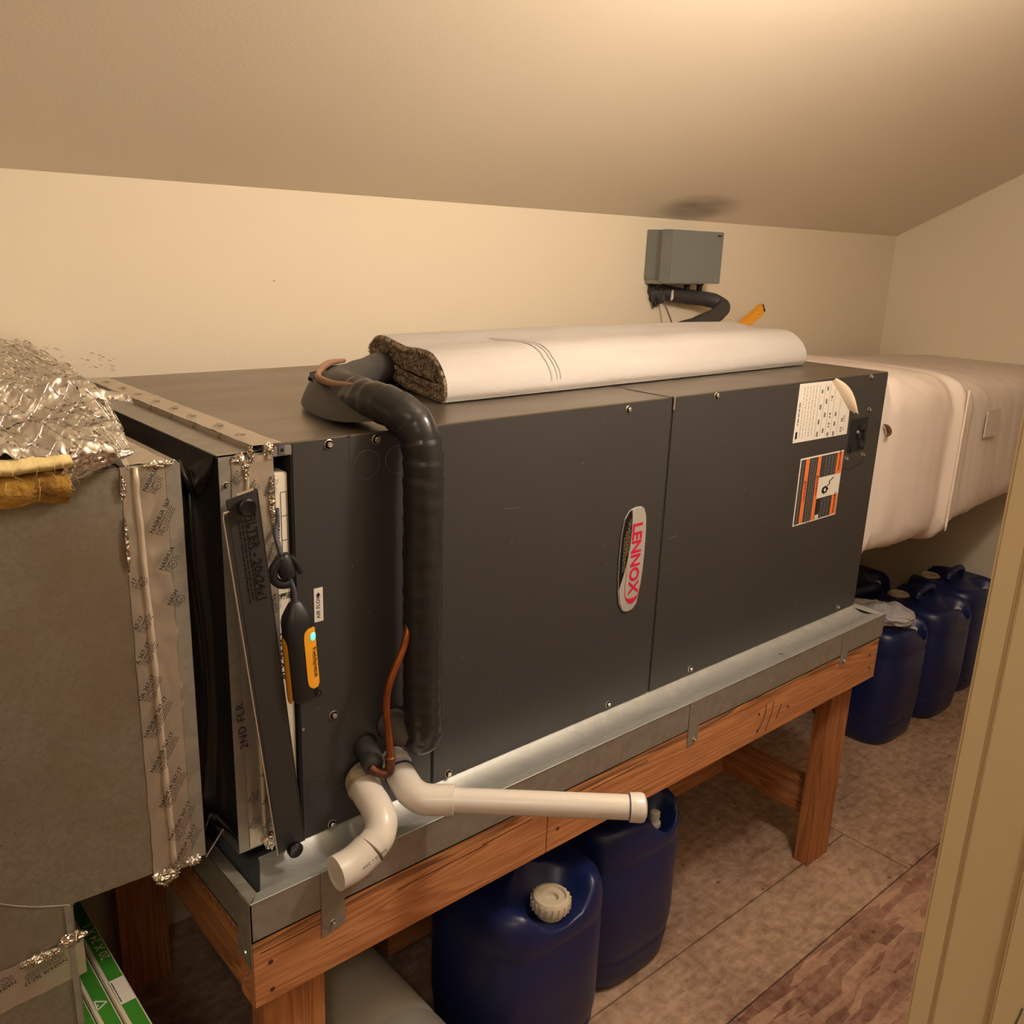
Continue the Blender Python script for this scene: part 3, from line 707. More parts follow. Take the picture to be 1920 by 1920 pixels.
neck = [A, A+Vector((-.001, 0, .014)), Vector((-.0240, -.032, .386)), Vector((-.029, -.030, .406)), Vector((-.0315, -.024, .421)), Vector((-.0285, -.010, .434)), Vector((-.0225, -.001, .442)), Vector((-.0195, .0025, .450)), Vector((-.0195, .0035, .462))]
mb = MB(); mb.tube(neck, lambda t, a, l: .0030 + .00045*math.sin(l*2600), 14, smooth_n=22); mb.build('braided_neck', mat('braided_cable', srgb(74, 74, 80), .5, .3), pr, smooth=True)
mb = MB(); c = Vector((-.0285, -.031, .401)); t = Vector((-.2, .1, .97)).normalized()
mb.lathe(c-t*.013, t, [(0, 0), (.0085, 0), (.0100, .004), (.0100, .024), (.008, .028), (0, .028)], 20)
mb.tube([c+Vector((.006, -.003, .012)), c+Vector((.013, -.004, .002)), c+Vector((.0175, -.004, -.010))], .0035, 10, smooth_n=5)
mb.tube([c+Vector((-.006, -.002, .012)), c+Vector((-.014, .000, .0)), c+Vector((-.0145, .002, -.012)), c+Vector((-.006, .002, -.021)), c+Vector((.004, .0, -.022))], .0058, 10, smooth_n=6)
mb.build('clip', BLKP, pr, smooth=True, auto=45)

# ------------------------------------------------------------------ return duct, canvas connector
rd = thing('return_duct', 'large galvanised sheet metal return duct at the left edge, elbowing downwards', 'duct', (-.4, .3, ZF))
YF = -.004
mb = MB(); mb.prism([(-.134, YF, .535), (-.134, YF, .040), (-.286, YF, .046), (-.291, YF, ZF), (-1.25, YF, ZF), (-1.25, YF, .535)], (0, .62, 0)); mb.build('duct_body', GALV, rd, bevel=.002)
MB().box(-.150, -.134, YF-.0012, YF, .042, .533).build('end_flange', GALVD, rd)
mb = MB(); mb.box(-.296, -.2895, YF-.0022, YF, ZF, .047).build('corner_strip', GALVD, rd)
MB().tube([(-.38, YF-.0006, .10), (-.33, YF-.0006, .066), (-.290, YF-.0006, .048)], .0006, 6, smooth_n=4).build('crease_line', GALVD, rd)
mb = MB(); wavy_strip(mb, -.1965, -.1475, .036, .536, YF, .0014, 1, 16, 110, .0015); mb.build('foil_tape', TAPE, rd, smooth=True)
mb = MB(); zb = [(-.1790+.0015*nz(k*.6), YF-.0035-.001*nz(k*.9, 3), .530-.49*k/30) for k in range(31)]
mb.tube([(-.182 + (.0+.010*(k/30)) + .0012*nz(k*.8), YF-.0012, .534-.491*k/30) for k in range(31)], lambda t, a, l: .0034+.0012*nz(l*50, a)+.001*nz(l*150), 10); mb.build('folded_ridge', BEAD, rd, smooth=True)
mb = MB()
for k, (x, z) in enumerate(((-.174, .508), (-.170, .461), (-.163, .418), (-.157, .376), (-.196, .405), (-.196, .355), (-.196, .316), (-.196, .272), (-.194, .226), (-.190, .180), (-.1835, .132), (-.176, .084), (-.171, .05))):
    full = ['NASHUA', 'NASHUA 367', 'NASHUA', 'NASH', ' -17', ' 67-17', 'A 367-17', 'UA 367-17'][k] if k < 8 else 'NASHUA 367-17'
    tape_print(mb, (x, YF-.0075, z), (.52, 0, .85), (-.85, 0, .52), (0, -1, 0), .92, full=full)
mb.build('tape_print', INK, rd)
def tt(u, v): return (-.196+.050*u+.001*nz(v*20), YF+.40*v, .5362+.0016*abs(nz(u*4, v*30, 9)))
mb = MB(); mb.grid(10, 70, tt); mb.build('foil_tape', TAPE, rd, smooth=True)
mb = MB()
for k in range(4): tape_print(mb, (-.19, .03+k*.07, .5385), (.5, .86, 0), (-.86, .5, 0), (0, 0, 1), .8)
mb.build('tape_print', INKL, rd)
mb = MB(); crumple(mb, (-.183, YF-.004, .036), .016, .007, .010, 21, 9); crumple(mb, (-.150, YF-.004, .043), .010, .006, .006, 22, 8); crumple(mb, (-.196, YF-.004, .515), .003, .003, .013, 23); crumple(mb, (-.196, YF-.003, .45), .002, .002, .03, 25); crumple(mb, (-.158, YF-.003, .535), .016, .004, .004, 24, 9)
mb.build('crumpled_tape', TAPEC, rd)
mb = MB()   # tape across the elbow
def bt(u, v):
    x = -.80 + .520*u; z = -.066 + .052*v + (x+.80)*.035 - .004*(1-u)
    return (x, YF-.0008-.003*abs(nz(u*26, v*3, 3))*(.4+v), z + .0012*nz(u*40, v))
mb.grid(90, 10, bt); mb.grid(2, 6, lambda u, v: (-.280+.0005, YF-.001+.03*u, -.048+.052*v))
mb.build('foil_tape', TAPE, rd, smooth=True)
mb = MB()
for x in (-.300, -.352, -.404): tape_print(mb, (x, YF-.0055, -.012-.0012), (-.95, 0, -.20), (.20, 0, -.95), (0, -1, 0), .85, full='NASHUA 367-17')
mb.build('tape_print', INK, rd)
mb = MB(); crumple(mb, (-.290, YF-.003, .006), .016, .005, .007, 31, 9); crumple(mb, (-.325, YF-.003, -.002), .020, .004, .006, 32, 9); mb.build('crumpled_tape', TAPEC, rd)
mb = MB()
for i in range(60):
    x = -.30-.25*random.random()**1.3; z = .15+.13*random.random(); blotch(mb, (x, YF-.0006, z), (1, 0, 0), (0, 0, 1), (0, -1, 0), .0008+.0016*random.random(), .0008+.001*random.random(), i, 7)
mb.build('rust_spots', mat('rust_speck', srgb(120, 100, 76), .8), rd)

fc = thing('flexible_connector', 'black vinyl flexible connector with metal collar between duct and air handler', 'duct connector', (-.085, .3, .03))
xa, xb = -.1345, -.0885
def canvas(u, v):
    # v runs: back of the top -> front corner -> down the front -> back under the bottom
    s = v*3
    zt, zbm = .533, .034
    e = math.sin(math.pi*u)
    if s < 1: y, z, n, dep = .60*(1-s), zt, Vector((0, 0, -1)), .022+.012*s
    elif s < 2: y, z, n, dep = .0, zt-(zt-zbm)*(s-1), Vector((0, 1, 0)), .026+.006*nz((s-1)*4, 3)
    else: y, z, n, dep = .60*(s-2), zbm, Vector((0, 0, 1)), .030
    f = abs(s-1); cr = math.exp(-(f/.10)**2); cr2 = math.exp(-((s-2)/.08)**2)
    prof = e**.75
    wr = .0035*nz(u*7, s*2.2, 1)*e + .0018*nz(u*16, s*5, 4)*e
    p = Vector((xa+(xb-xa)*u, y, z)) + n*(dep*prof+wr)
    dg = Vector((0, 1, -1)).normalized()
    p += dg*cr*.026*(1-abs(2*u-1.15))**1.0*(1 if u > .05 and u < .95 else 0)*e
    p += Vector((0, 1, 1)).normalized()*cr2*.02*e
    p.x += .004*math.sin(s*9)*e
    return p
mb = MB(); mb.grid(26, 300, canvas); mb.build('vinyl_sleeve', VINYL, fc, smooth=True)
# metal collar next to the handler
mb = MB()
mb.box(-.0895, -.0362, -.001, .0005, .018, .534).box(-.0895, -.0362, -.001, .60, .5325, .534).box(-.0895, -.0362, -.001, .60, .018, .0195).box(-.0895, -.0362, .599, .6005, .018, .534)
mb.build('metal_collar', GALVD, fc)
mb = MB(); wavy_strip(mb, -.0755, -.0355, .022, .530, -.0012, .0016, 8, 14, 110, .0012); mb.build('foil_tape', TAPE, fc, smooth=True)
mb = MB(); mb.tube([(-.058+.0012*nz(k*.7)+.003*k/30, -.0035, .522-.49*k/30) for k in range(31)], lambda t, a, l: .0024+.0008*nz(l*60, a), 8); mb.build('folded_ridge', BEAD, fc, smooth=True)
mb = MB()
for z in (.49, .445, .40, .21, .165, .12, .08, .045): tape_print(mb, (-.056, -.0058, z), (.55, 0, .83), (-.83, 0, .55), (0, -1, 0), .7, full='NASH')
for z in (.502, .09, .052): tape_print(mb, (-.075, -.0045, z), (.55, 0, .83), (-.83, 0, .55), (0, -1, 0), .7, full='367-17')
mb.build('tape_print', INK, fc)
mb = MB(); mb.text('2ND FLR', (-.0735, -.0062, .168), (-.06, 0, 1), (-1, 0, -.06), .0145, .004, spacing=1.15); mb.build('handwriting', mat('marker_ink', srgb(44, 34, 60), .6), fc)
mb = MB(); crumple(mb, (-.066, -.003, .528), .008, .004, .006, 41); crumple(mb, (-.058, -.003, .515), .004, .004, .012, 42); mb.build('crumpled_tape', TAPEC, fc)
screw(fc, -.082, .500, -.001, .003)
# loose strip edge under the sleeve
MB().bar((-.133, -.002, .036), (-.105, .008, .058), .0008, .0018).build('sleeve_edge', GALVD, fc)

# ------------------------------------------------------------------ foil faced insulation blanket on the duct
ib = thing('insulation_blanket', 'crumpled foil-faced fibreglass insulation blanket heaped on top of the return duct', 'insulation', (-.5, .3, .536))
def lerp_tab(tab, q):
    for (a, p), (b, r) in zip(tab, tab[1:]):
        if q <= b: t = max(0, (q-a)/(b-a)); return p+(r-p)*t
    return tab[-1][1]
def blanket(u, v):
    y = -.030 + .73*v
    xr = lerp_tab(((-.03, -.196), (0, -.186), (.09, -.160), (.25, -.122), (.5, -.095), (.7, -.075)), y) + .007*nz(y*30) + .004*nz(y*90, 3)
    x = -.85 + (xr+.85)*u
    d = xr - x
    h = .566 + .018*min(1, d/.04)
    h += .026*math.exp(-((y-.10-.10*min(d, .4))/.035)**2)*min(1, d/.03)
    h += .030*max(0, min(1, (y-.22)/.14))*min(1, d/.10) - .020*math.exp(-((y-.20)/.05)**2)*min(1, d/.05)
    rid = lambda a, b, c: 1-2*abs(nz(a, b, c))
    h += .016*rid(x*8, y*8, 1) + .007*rid(x*19+3, y*19, 5) + .0040*rid(x*43, y*43, 3) + .0016*rid(x*95, y*95, 8) - .020
    wx = .010*nz(x*14, y*14, 7) + .004*nz(x*40, y*40, 9)
    a, b = (x+y*.9+wx)/.024, (x-y*1.1-wx)/.024
    fa, fb = abs((a % 1)-.5)*2, abs((b % 1)-.5)*2
    h += .0036*(.4+abs(nz(x*20, y*20, 12))*2)*math.sqrt(max(0, 1-fa**6))*math.sqrt(max(0, 1-fb**6)) + .0016*(max(0, fa-.86)+max(0, fb-.86))*7
    e = max(0, 1-d/.03); h -= .014*e*e
    if v < .07:
        k = 1-v/.07; h -= .016*k*k; y -= .012*math.sin(k*math.pi/2)*(.5+.9*abs(nz(x*14, 3)))
    return (x, y, max(h, .5390+.002*abs(nz(x*40, y*40))))
mb = MB(); mb.grid(330, 330, blanket); mb.build('foil_facing', FOIL, ib, smooth=True)
mb = MB()
def on_blanket(x, v):
    y = -.030+.73*v; xr = lerp_tab(((-.03, -.196), (0, -.186), (.09, -.160), (.25, -.122), (.5, -.095), (.7, -.075)), y) + .007*nz(y*30) + .004*nz(y*90, 3)
    u = (x+.85)/(xr+.85)
    return Vector(blanket(u, v)) + Vector((0, -.0003, .0006)) if 0 <= u <= 1 else None
for sgn_, kk in ((1, .9), (-1, 1.1)):
    for i in range(-70, 70):
        run = []
        for q in range(181):
            v = q/180; y = -.030+.73*v; p = on_blanket(i*.024 - sgn_*kk*y, v)
            if p is not None: run.append(p)
            if (p is None or q == 180):
                if len(run) > 4: mb.tube(run, .00055, 4, caps=False)
                run = []
mb.build('scrim_threads', FOIL, ib, smooth=True, kind='stuff')
# torn front flap and second ply
def flap(u, v):
    t = Vector((-.252, -.040, .566)).lerp(Vector((-.186, -.020, .556)), u)
    b = Vector((-.268, -.012, .517)).lerp(Vector((-.190, -.012, .549)), u**1.3)
    p = t.lerp(b, v); p.y -= .006*math.sin(v*3.1)+.0025*nz(u*9, v*9); p.x += .002*nz(u*5, v*20); return p
mb = MB(); mb.grid(30, 24, flap); mb.build('torn_flap', FOIL, ib, smooth=True)
def fold(u, v):
    x = -.205+.055*u - .0; y = .075+.018*v+.010*math.sin(u*3); return (x, y, .598-.012*u+.010*math.sin(v*3.1)+.002*nz(u*9, v*5))
mb = MB(); mb.grid(16, 8, fold); mb.build('folded_edge', FOIL, ib, smooth=True)
def fib(u, v):
    x = -.85 + .598*u; z = .512+.010*nz(x*30, 1) + (.555-.512)*v
    return (x, -.018 - .016*math.sin(v*math.pi) - .005*abs(nz(x*50, v*8)), z)
mb = MB(); mb.grid(160, 12, fib); mb.grid(160, 4, lambda u, v: (-.85+.598*u, -.018+.03*v, .512+.010*nz((-.85+.598*u)*30, 1))); mb.build('fibreglass', FIBER, ib, smooth=True)
mb = MB(); mb.grid(160, 6, lambda u, v: (-.85+.598*u, -.034-.012*math.sin(v*3.1)-.003*abs(nz(u*60, v)), .548+.016*v+.003*nz(u*30))); mb.build('pale_fibre_lip', FIBERL, ib, smooth=True)
mb = MB()
for i in range(60):
    x = -.252-.35*random.random()**1.5; z = .535+.03*random.random(); l = random.uniform(.006, .016)
    mb.tube([(x, -.045, z), (x+random.uniform(-.004, .004), -.050, z-l*.6), (x+random.uniform(-.006, .006), -.046, z-l)], .00014, 4, caps=False)
mb.build('loose_fibres', FIBERL, ib, kind='stuff')

# ------------------------------------------------------------------ drain pan
dp = thing('drain_pan', 'shallow galvanised drain pan under the charcoal cabinet, screwed to the stand by tabs', 'drain pan', (.66, .3, -.057))
PX0, PX1, PY0, PY1, PT, PB = -.111, 1.4325, -.073, .66, 0.0, -.0565
mb = MB(); mb.box(PX0, PX1, PY0, PY1, PB, PB+.002).build('pan_floor', GALVB, dp)
MB().box(PX0, PX1, PY0, PY0+.0016, PB, PT).build('front_wall', GALVD, dp)
MB().box(PX0, PX0+.0016, PY0, PY1, PB, PT+.001).build('side_wall', GALVD, dp)
MB().box(PX1-.0016, PX1, PY0, PY1, PB, PT+.001).build('side_wall', GALVD, dp)
MB().box(PX0, PX1, PY1-.0016, PY1, PB, PT+.001).build('rear_wall', GALVD, dp)
mb = MB(); mb.prism([(PX0+.002, PY0, PT), (PX1, PY0, PT), (PX1-.014, PY0+.020, PT-.004), (PX0+.018, PY0+.020, PT-.004)], (0, 0, -.0012)).build('rim_fold', GALVB, dp)
mb = MB(); mb.prism([(PX0, PY0+.001, PT), (PX0+.018, PY0+.020, PT-.004), (PX0+.018, PY1, PT-.004), (PX0, PY1, PT)], (0, 0, -.0012)).build('rim_fold', GALVD, dp)
mb = MB(); mb.prism([(PX1, PY0+.001, PT), (PX1-.014, PY0+.020, PT-.004), (PX1-.014, PY1, PT-.004), (PX1, PY1, PT)], (0, 0, -.0012)).build('rim_fold', GALVB, dp)
MB().tube([(PX0, PY0-.0003, PT), (-.016, PY0-.0003, PT)], .0008, 8).tube([(-.015, PY0-.0006, PT+.0004), (PX1, PY0-.0006, PT+.0002)], .0010, 8).build('rolled_edge', GALVB, dp)
def tab(x0, x1, zb, sx, sz):
    t = MB().prism([(x0, PY0-.0018, PT), (x1, PY0-.0018, PT), (x1, PY0-.0018, zb+.004), (x0+.003, PY0-.0018, zb-.002), (x0, PY0-.0018, zb-.001)], (0, .0012, 0)).build('tab', GALVD, dp)
    screw(t, sx, sz, PY0-.0018, .0030, False)
tab(-.0165, .0175, -.095, -.001, -.081); tab(.727, .757, -.088, .745, -.078); tab(1.250, 1.277, -.078, 1.262, -.068)
# side wall tongue over the beam's end
mb = MB(); mb.prism([(PX0-.0012, PY0+.0005, PT), (PX0-.0012, PY0+.030, PT), (PX0-.0012, PY0+.040, -.09), (PX0-.0012, PY0+.0005, -.098)], (.001, 0, 0)); t = mb.build('tab', GALVD, dp)
screw(t, 0, 0, 0, .003, False) if False else None
MB().lathe((PX0-.0012, PY0+.018, -.080), (-1, 0, 0), [(0, .002), (.003, .0015), (.0035, 0)], 12).build('screw', STEEL, t)
MB().tube([(1.05, -.045, -.006), (1.06, -.050, -.006)], .002, 6).build('rust_spot', COPPERO, dp)

# ------------------------------------------------------------------ wooden stand
st = thing('wooden_stand', 'low reddish fir stand with square legs carrying the drain pan', 'stand', (.66, .3, ZF))
ZP, ZT, ZBm = -.0565, -.0715, -.155
SX0, SX1 = -.111, 1.4215
mb = MB(); mb.box(SX0, SX1, PY0, .66, ZT, ZP); mb.build('plywood_deck', PLY, st, bevel=.0008)
mb = MB(); mb.box(SX0, .383, PY0, PY0+.038, ZBm, ZT).build('front_beam', WOODX, st, bevel=.0012)
mb = MB(); mb.box(.3835, SX1, PY0, PY0+.038, ZBm, ZT).build('front_beam', WOODX, st, bevel=.0012)
mb = MB(); mb.box(SX0, SX1, .622, .66, ZBm, ZT).build('rear_beam', WOODX, st, bevel=.0012)
for x in (SX0+.004, SX1-.042): MB().box(x, x+.038, PY0+.0385, .6215, ZBm, ZT).build('side_beam', WOODY, st, bevel=.0012)
for x in (-.083, 1.316):
    for y in (-.0345, .583): MB().box(x, x+.0905, y, y+.0380, ZF, ZT).build('leg', WOODZ, st, bevel=.0012)
# stretchers low down between the legs
MB().box(1.345, 1.383, .0037, .582, -.536, -.447).build('stretcher', WOODY, st, bevel=.0012)
MB().box(.30, 1.3445, .250, .288, -.536, -.447).build('stretcher', WOODX, st, bevel=.0012)
for x, z in ((-.088, -.095), (-.087, -.137), (.407, -.119), (1.385, -.090), (1.394, -.125), (.955, -.098), (.957, -.135), (1.06, -.115)):
    MB().lathe((x, PY0-.0004, z), (0, -1, 0), [(0, .0006), (.0032, .0006), (.0034, 0)], 10).build('nail_hole', KNOT, st)
mb = MB()
for x, z, l in ((-.10, -.0755, .12), (.10, -.083, .16), (.25, -.079, .10), (.48, -.078, .14)):
    mb.bar((x, PY0-.0003, z), (x+l, PY0-.0003, z+.001), .0004, .0012)
mb.tube([(.955, PY0, -.14), (.975, PY0, -.11), (.978, PY0, -.085)], .0012, 6, smooth_n=4).tube([(.985, PY0, -.145), (1.0, PY0, -.11), (1.004, PY0, -.085)], .001, 6, smooth_n=4)
mb.tube([(1.02, PY0, -.13), (1.035, PY0, -.10)], .0012, 6)
mb.build('wood_check', KNOT, st)

# ------------------------------------------------------------------ suction line in black foam
sl = thing('suction_line', 'thick black taped insulated refrigerant pipe bent over the cabinet top and down its front', 'pipe', (.15, -.05, .1))
pth = [(.47, .40, .566), (.38, .36, .566), (.305, .305, .567), (.235, .245, .568), (.178, .19, .569), (.147, .12, .572), (.135, .055, .573), (.137, .0, .571), (.150, -.033, .553), (.156, -.045, .520), (.156, -.048, .47), (.156, -.048, .38), (.157, -.048, .28), (.157, -.048, .19), (.159, -.048, .150), (.161, -.044, .122), (.160, -.026, .113), (.159, .004, .113)]
pv = spline([Vector(p) for p in pth], 14)
lens = [0]
for i in range(1, len(pv)): lens.append(lens[-1]+(pv[i]-pv[i-1]).length)
i0 = min(range(len(pv)), key=lambda i: (pv[i]-Vector((.142, .075, .573))).length); i1 = len(pv)-18
mb = MB(); mb.tube(pv[:i0+3], lambda t, a, l: .0262+.003*nz(l*14, math.cos(a), math.sin(a)), 26); mb.build('foam_sleeve', RUBBER, sl, smooth=True)
mb = MB()
def tr(t, a, l):
    k = (l/.024 + a/(2*math.pi)*.35) % 1
    return .0248 + .0016*(1-k) + .0008*nz(l*60, math.cos(a)*2, math.sin(a)*2)
mb.tube(pv[i0:i1], tr, 32); mb.build('tape_wrap', PTAPE, sl, smooth=True)
mb = MB(); mb.tube([(.150, -.030, .1265), (.138, -.022, .128), (.137, .003, .128)], .0215, 24, smooth_n=5); mb.build('foam_end', FOAMD, sl, smooth=True, label='dusty grey foam stub')
mb = MB(); ring(mb, (.141, -.0005, .128), (0, 1, 0), .0245, .0016, 36); mb.build('grommet', CAVITY, sl)
# splayed slit of the sleeve with the bare tube showing
mb = MB(); rim = [(.255, .305, .588), (.215, .275, .5905), (.172, .225, .592), (.130, .168, .588), (.121, .115, .586), (.120, .070, .590), (.1235, .040, .592)]
mb.tube(rim, lambda t, a, l: .0054*(.35+.65*math.sin(math.pi*min(1, .12+t*.9))), 12, smooth_n=8); mb.build('bare_tube', TAN, sl, smooth=True, label='dull copper tube showing through the split foam')
def lip(u, v):
    c = spline([Vector(p) for p in ((.275, .335, .566), (.19, .285, .563), (.122, .205, .560), (.098, .125, .557), (.095, .050, .556), (.118, .005, .556))], 8)
    i = u*(len(c)-1); k = min(int(i), len(c)-2); p = c[k].lerp(c[k+1], i-k)
    q = Vector((.156+.07*(1-u), .085+.20*(1-u), .585)); a = v*1.4
    w_ = math.sin(math.pi*(.08+.84*u)); return p.lerp(q, v*.55) + Vector((-.006*w_*math.sin(v*3.1), -.004*w_, .030*math.sin(v*1.5)*w_ - .012*w_))
mb = MB(); mb.grid(36, 10, lip); mb.build('foam_lip', RUBBER, sl, smooth=True)
mb = MB(); mb.tube([(.112, .148, .590), (.106, .138, .594), (.101, .134, .590)], .0035, 8); mb.tube([(.118, .15, .597), (.106, .142, .597), (.103, .13, .588)], .0014, 6); mb.build('wire_twist', BLKP, sl)

# thin copper liquid line
ll = thing('liquid_line', 'thin bare copper tube curving down beside the black taped pipe', 'pipe', (.1, -.05, .09))
mb = MB(); mb.tube([(.137, -.045, .292), (.1305, -.050, .279), (.124, -.051, .262), (.114, -.051, .243), (.104, -.051, .222), (.099, -.051, .203), (.098, -.051, .18), (.1005, -.051, .155), (.103, -.051, .13), (.1035, -.051, .108)], .0050, 14, smooth_n=8); mb.build('copper_tube', COPPER, ll, smooth=True)
mb = MB(); mb.tube([(.1035, -.051, .112), (.1035, -.051, .096), (.102, -.050, .089), (.095, -.046, .087), (.088, -.040, .090), (.084, -.034, .095)], .0068, 14, smooth_n=5)
ring(mb, (.1035, -.051, .110), (0, 0, 1), .006, .0018, 18); mb.build('brazed_elbow', COPPERO, ll, smooth=True)
mb = MB(); mb.tube([(.097, .004, .108), (.0925, -.020, .102), (.0855, -.038, .096)], lambda t, a, l: .0158-.003*max(0, t-.75)*4, 22, smooth_n=6); mb.build('foam_sleeve', RUBBER, ll, smooth=True)
mb = MB(); ring(mb, (.097, -.0005, .107), (0, 1, 0), .0175, .0014, 30); mb.build('grommet', CAVITY, ll)

# ------------------------------------------------------------------ white drain pipes
def rtube(name, pts, r, parent, m=PVC, n=10, seg=26, **k):
    return MB().tube(pts, r, seg, smooth_n=n).build(name, m, parent, smooth=True, auto=50, **k)
p1 = thing('drain_elbow_pipe', 'short white plastic drain pipe with two elbows ending open over the pan', 'pipe', (.04, -.08, .03))
rtube('hub', [(.0885, .003, .063), (.081, -.0245, .058)], .0232, p1, PVCY, 1, 30, label='stained yellowish pipe hub')
MB().lathe((.0885, -.0002, .063), (0, -1, 0), [(.0225, 0), (.026, 0), (.026, .002), (.023, .002)], 30).build('wall_ring', CAVITY, p1)
rtube('elbow', [(.0825, -.020, .059), (.0775, -.040, .0565), (.074, -.062, .053), (.0685, -.083, .045), (.058, -.094, .034), (.049, -.0965, .0285), (.0415, -.098, .0245)], .0211, p1)
MB().tube([(.0425, -.0978, .0250), (.0403, -.0982, .0238)], .0218, 26).build('joint_ring', mat('joint_brown', srgb(120, 96, 78), .6), p1)
rtube('elbow', [(.0410, -.098, .0243), (.030, -.0985, .0190), (.020, -.099, .0150), (.008, -.099, .0125), (-.0085, -.099, .0115)], .0222, p1)
MB().lathe((-.0086, -.099, .0115), (-1, 0, 0), [(.0222, -.001), (.0222, .0003), (.0185, .0003), (.0180, -.02), (0, -.022)], 28).build('open_end', PVC, p1)
mb = MB(); mb.text('PVC 1 D2466', (.018, -.1215, .0175), (.95, -.05, .42), (-.42, 0, .95), .0065, .01); mb.text('NSF', (.022, -.1215, .002), (.9, 0, .4), (-.4, 0, .9), .0055, 0); mb.build('print', INKL, p1)
p2 = thing('long_drain_pipe', 'long straight white plastic drain pipe jutting out over the stand beam', 'pipe', (.2, -.15, .05))
rtube('hub', [(.141, .003, .068), (.134, -.030, .063)], .0215, p2, PVC, 1, 30)
MB().lathe((.1375, -.012, .0655), (-.2, -.97, -.15), [(.0215, -.010), (.0238, -.008), (.0238, .006), (.0215, .008)], 12).build('hex_nut', PVC, p2)
MB().tube([(.1342, -.029, .0632), (.1336, -.0318, .0628)], .0221, 26).build('primer_ring', PRIMER, p2)
dv = Vector((.2, -.177, -.001)).normalized(); a0 = Vector((.155, -.106, .0535))
rtube('elbow', [(.1336, -.031, .0627), (.129, -.051, .060), (.1265, -.069, .0575), (.131, -.086, .0550), (.1425, -.097, .0538), a0+dv*.004], .0208, p2)
MB().lathe(a0+dv*.0, dv, [(.0208, 0), (.0208, .012), (.0192, .0125), (.0170, .0125)], 28).build('elbow_socket', PVC, p2, smooth=True, auto=40)
e0 = a0 + dv*.250
MB().tube([a0, e0], .0168, 28).build('straight_pipe', PVC, p2, smooth=True, auto=40)
MB().tube([e0-dv*.004, e0-dv*.002], .0176, 28).build('primer_ring', PRIMER, p2)
MB().lathe(e0-dv*.003, dv, [(.0168, 0), (.0196, .0005), (.0200, .016), (.0185, .020), (.012, .023), (0, .0235)], 28).build('end_cap', PVC, p2, smooth=True, auto=35)

# ------------------------------------------------------------------ carpet roll on top
cr = thing('carpet_roll', 'flattened roll of brown carpet, pale backing outwards, lying on the cabinet top', 'carpet', (.8, .27, .542))
out = [(.125, .5425), (.118, .556), (.124, .578), (.144, .598), (.175, .611), (.215, .613), (.26, .611), (.305, .614), (.345, .618), (.380, .617), (.405, .607), (.418, .593), (.412, .578), (.392, .570), (.36, .562), (.315, .551), (.26, .5435), (.20, .5415), (.15, .5412)]
outv = [Vector((0, y, z)) for y, z in out]
def ringpts(off, n=72):
    P = outv + [outv[0]]; Q = spline([P[i] for i in range(len(P))], 6)[:-1]
    c = []; m_ = len(Q)
    for i in range(m_):
        t = (Q[(i+1) % m_]-Q[i-1]); nrm = Vector((0, t.z, -t.y)).normalized()
        c.append(Q[i] + nrm*off)
    return c
ctr = sum(outv, Vector())/len(outv)
R0 = ringpts(0); 
# choose the sign that points inwards
sgn = 1 if (ringpts(.003)[10]-ctr).length < (R0[10]-ctr).length else -1
XR = lambda y: .318 + (y-.12)*.19
def extr(ringp, x_end, back=0):
    rows = []; K = 26
    for k in range(K+1):
        t = k/K; row = []
        for p in ringp:
            x0 = XR(p.y)+back; x = x0 + (x_end+.10*(p.y-.15)*.5-x0)*t
            sag = .0015*nz(t*6, p.y*8, p.z*10)
            yy = p.y + .030*t; row.append(Vector((x, yy*(1) - max(0, p.y-.15)*.10*t, p.z + sag*(p.z > .545) + .004*math.sin(t*3.1)*(p.z > .6))))
        rows.append(row)
    return rows
R1 = ringpts(sgn*.0014); Ro = extr(R0, 1.335); Rn = [ [p for p in row] for row in extr(R1, 1.335) ]
mb = MB(); m_ = len(R0)
vs = [p for row in Ro for p in row]; K = len(Ro)
fs = [(k*m_+i, k*m_+(i+1) % m_, (k+1)*m_+(i+1) % m_, (k+1)*m_+i) for k in range(K-1) for i in range(m_)]
mb.use(BACKING).add(vs, fs)
b0 = Ro[0]; b1 = Rn[0]; mb.add(b0+b1, [(i, (i+1) % m_, m_+(i+1) % m_, m_+i) for i in range(m_)])
# domed right end
c_end = sum(Ro[-1], Vector())/m_
rows = [Ro[-1]]
for s_, dx in ((.93, .016), (.78, .028), (.5, .034), (.2, .036)): rows.append([c_end + (p-c_end)*s_ + Vector((dx + (p.x-c_end.x)*0, 0, 0)) for p in Ro[-1]])
vs = [p for r in rows for p in r]; mb.add(vs, [(k*m_+i, k*m_+(i+1) % m_, (k+1)*m_+(i+1) % m_, (k+1)*m_+i) for k in range(len(rows)-1) for i in range(m_)] + [tuple((len(rows)-1)*m_+i for i in range(m_))])
mb.build('backing', None, cr, smooth=True, auto=50)
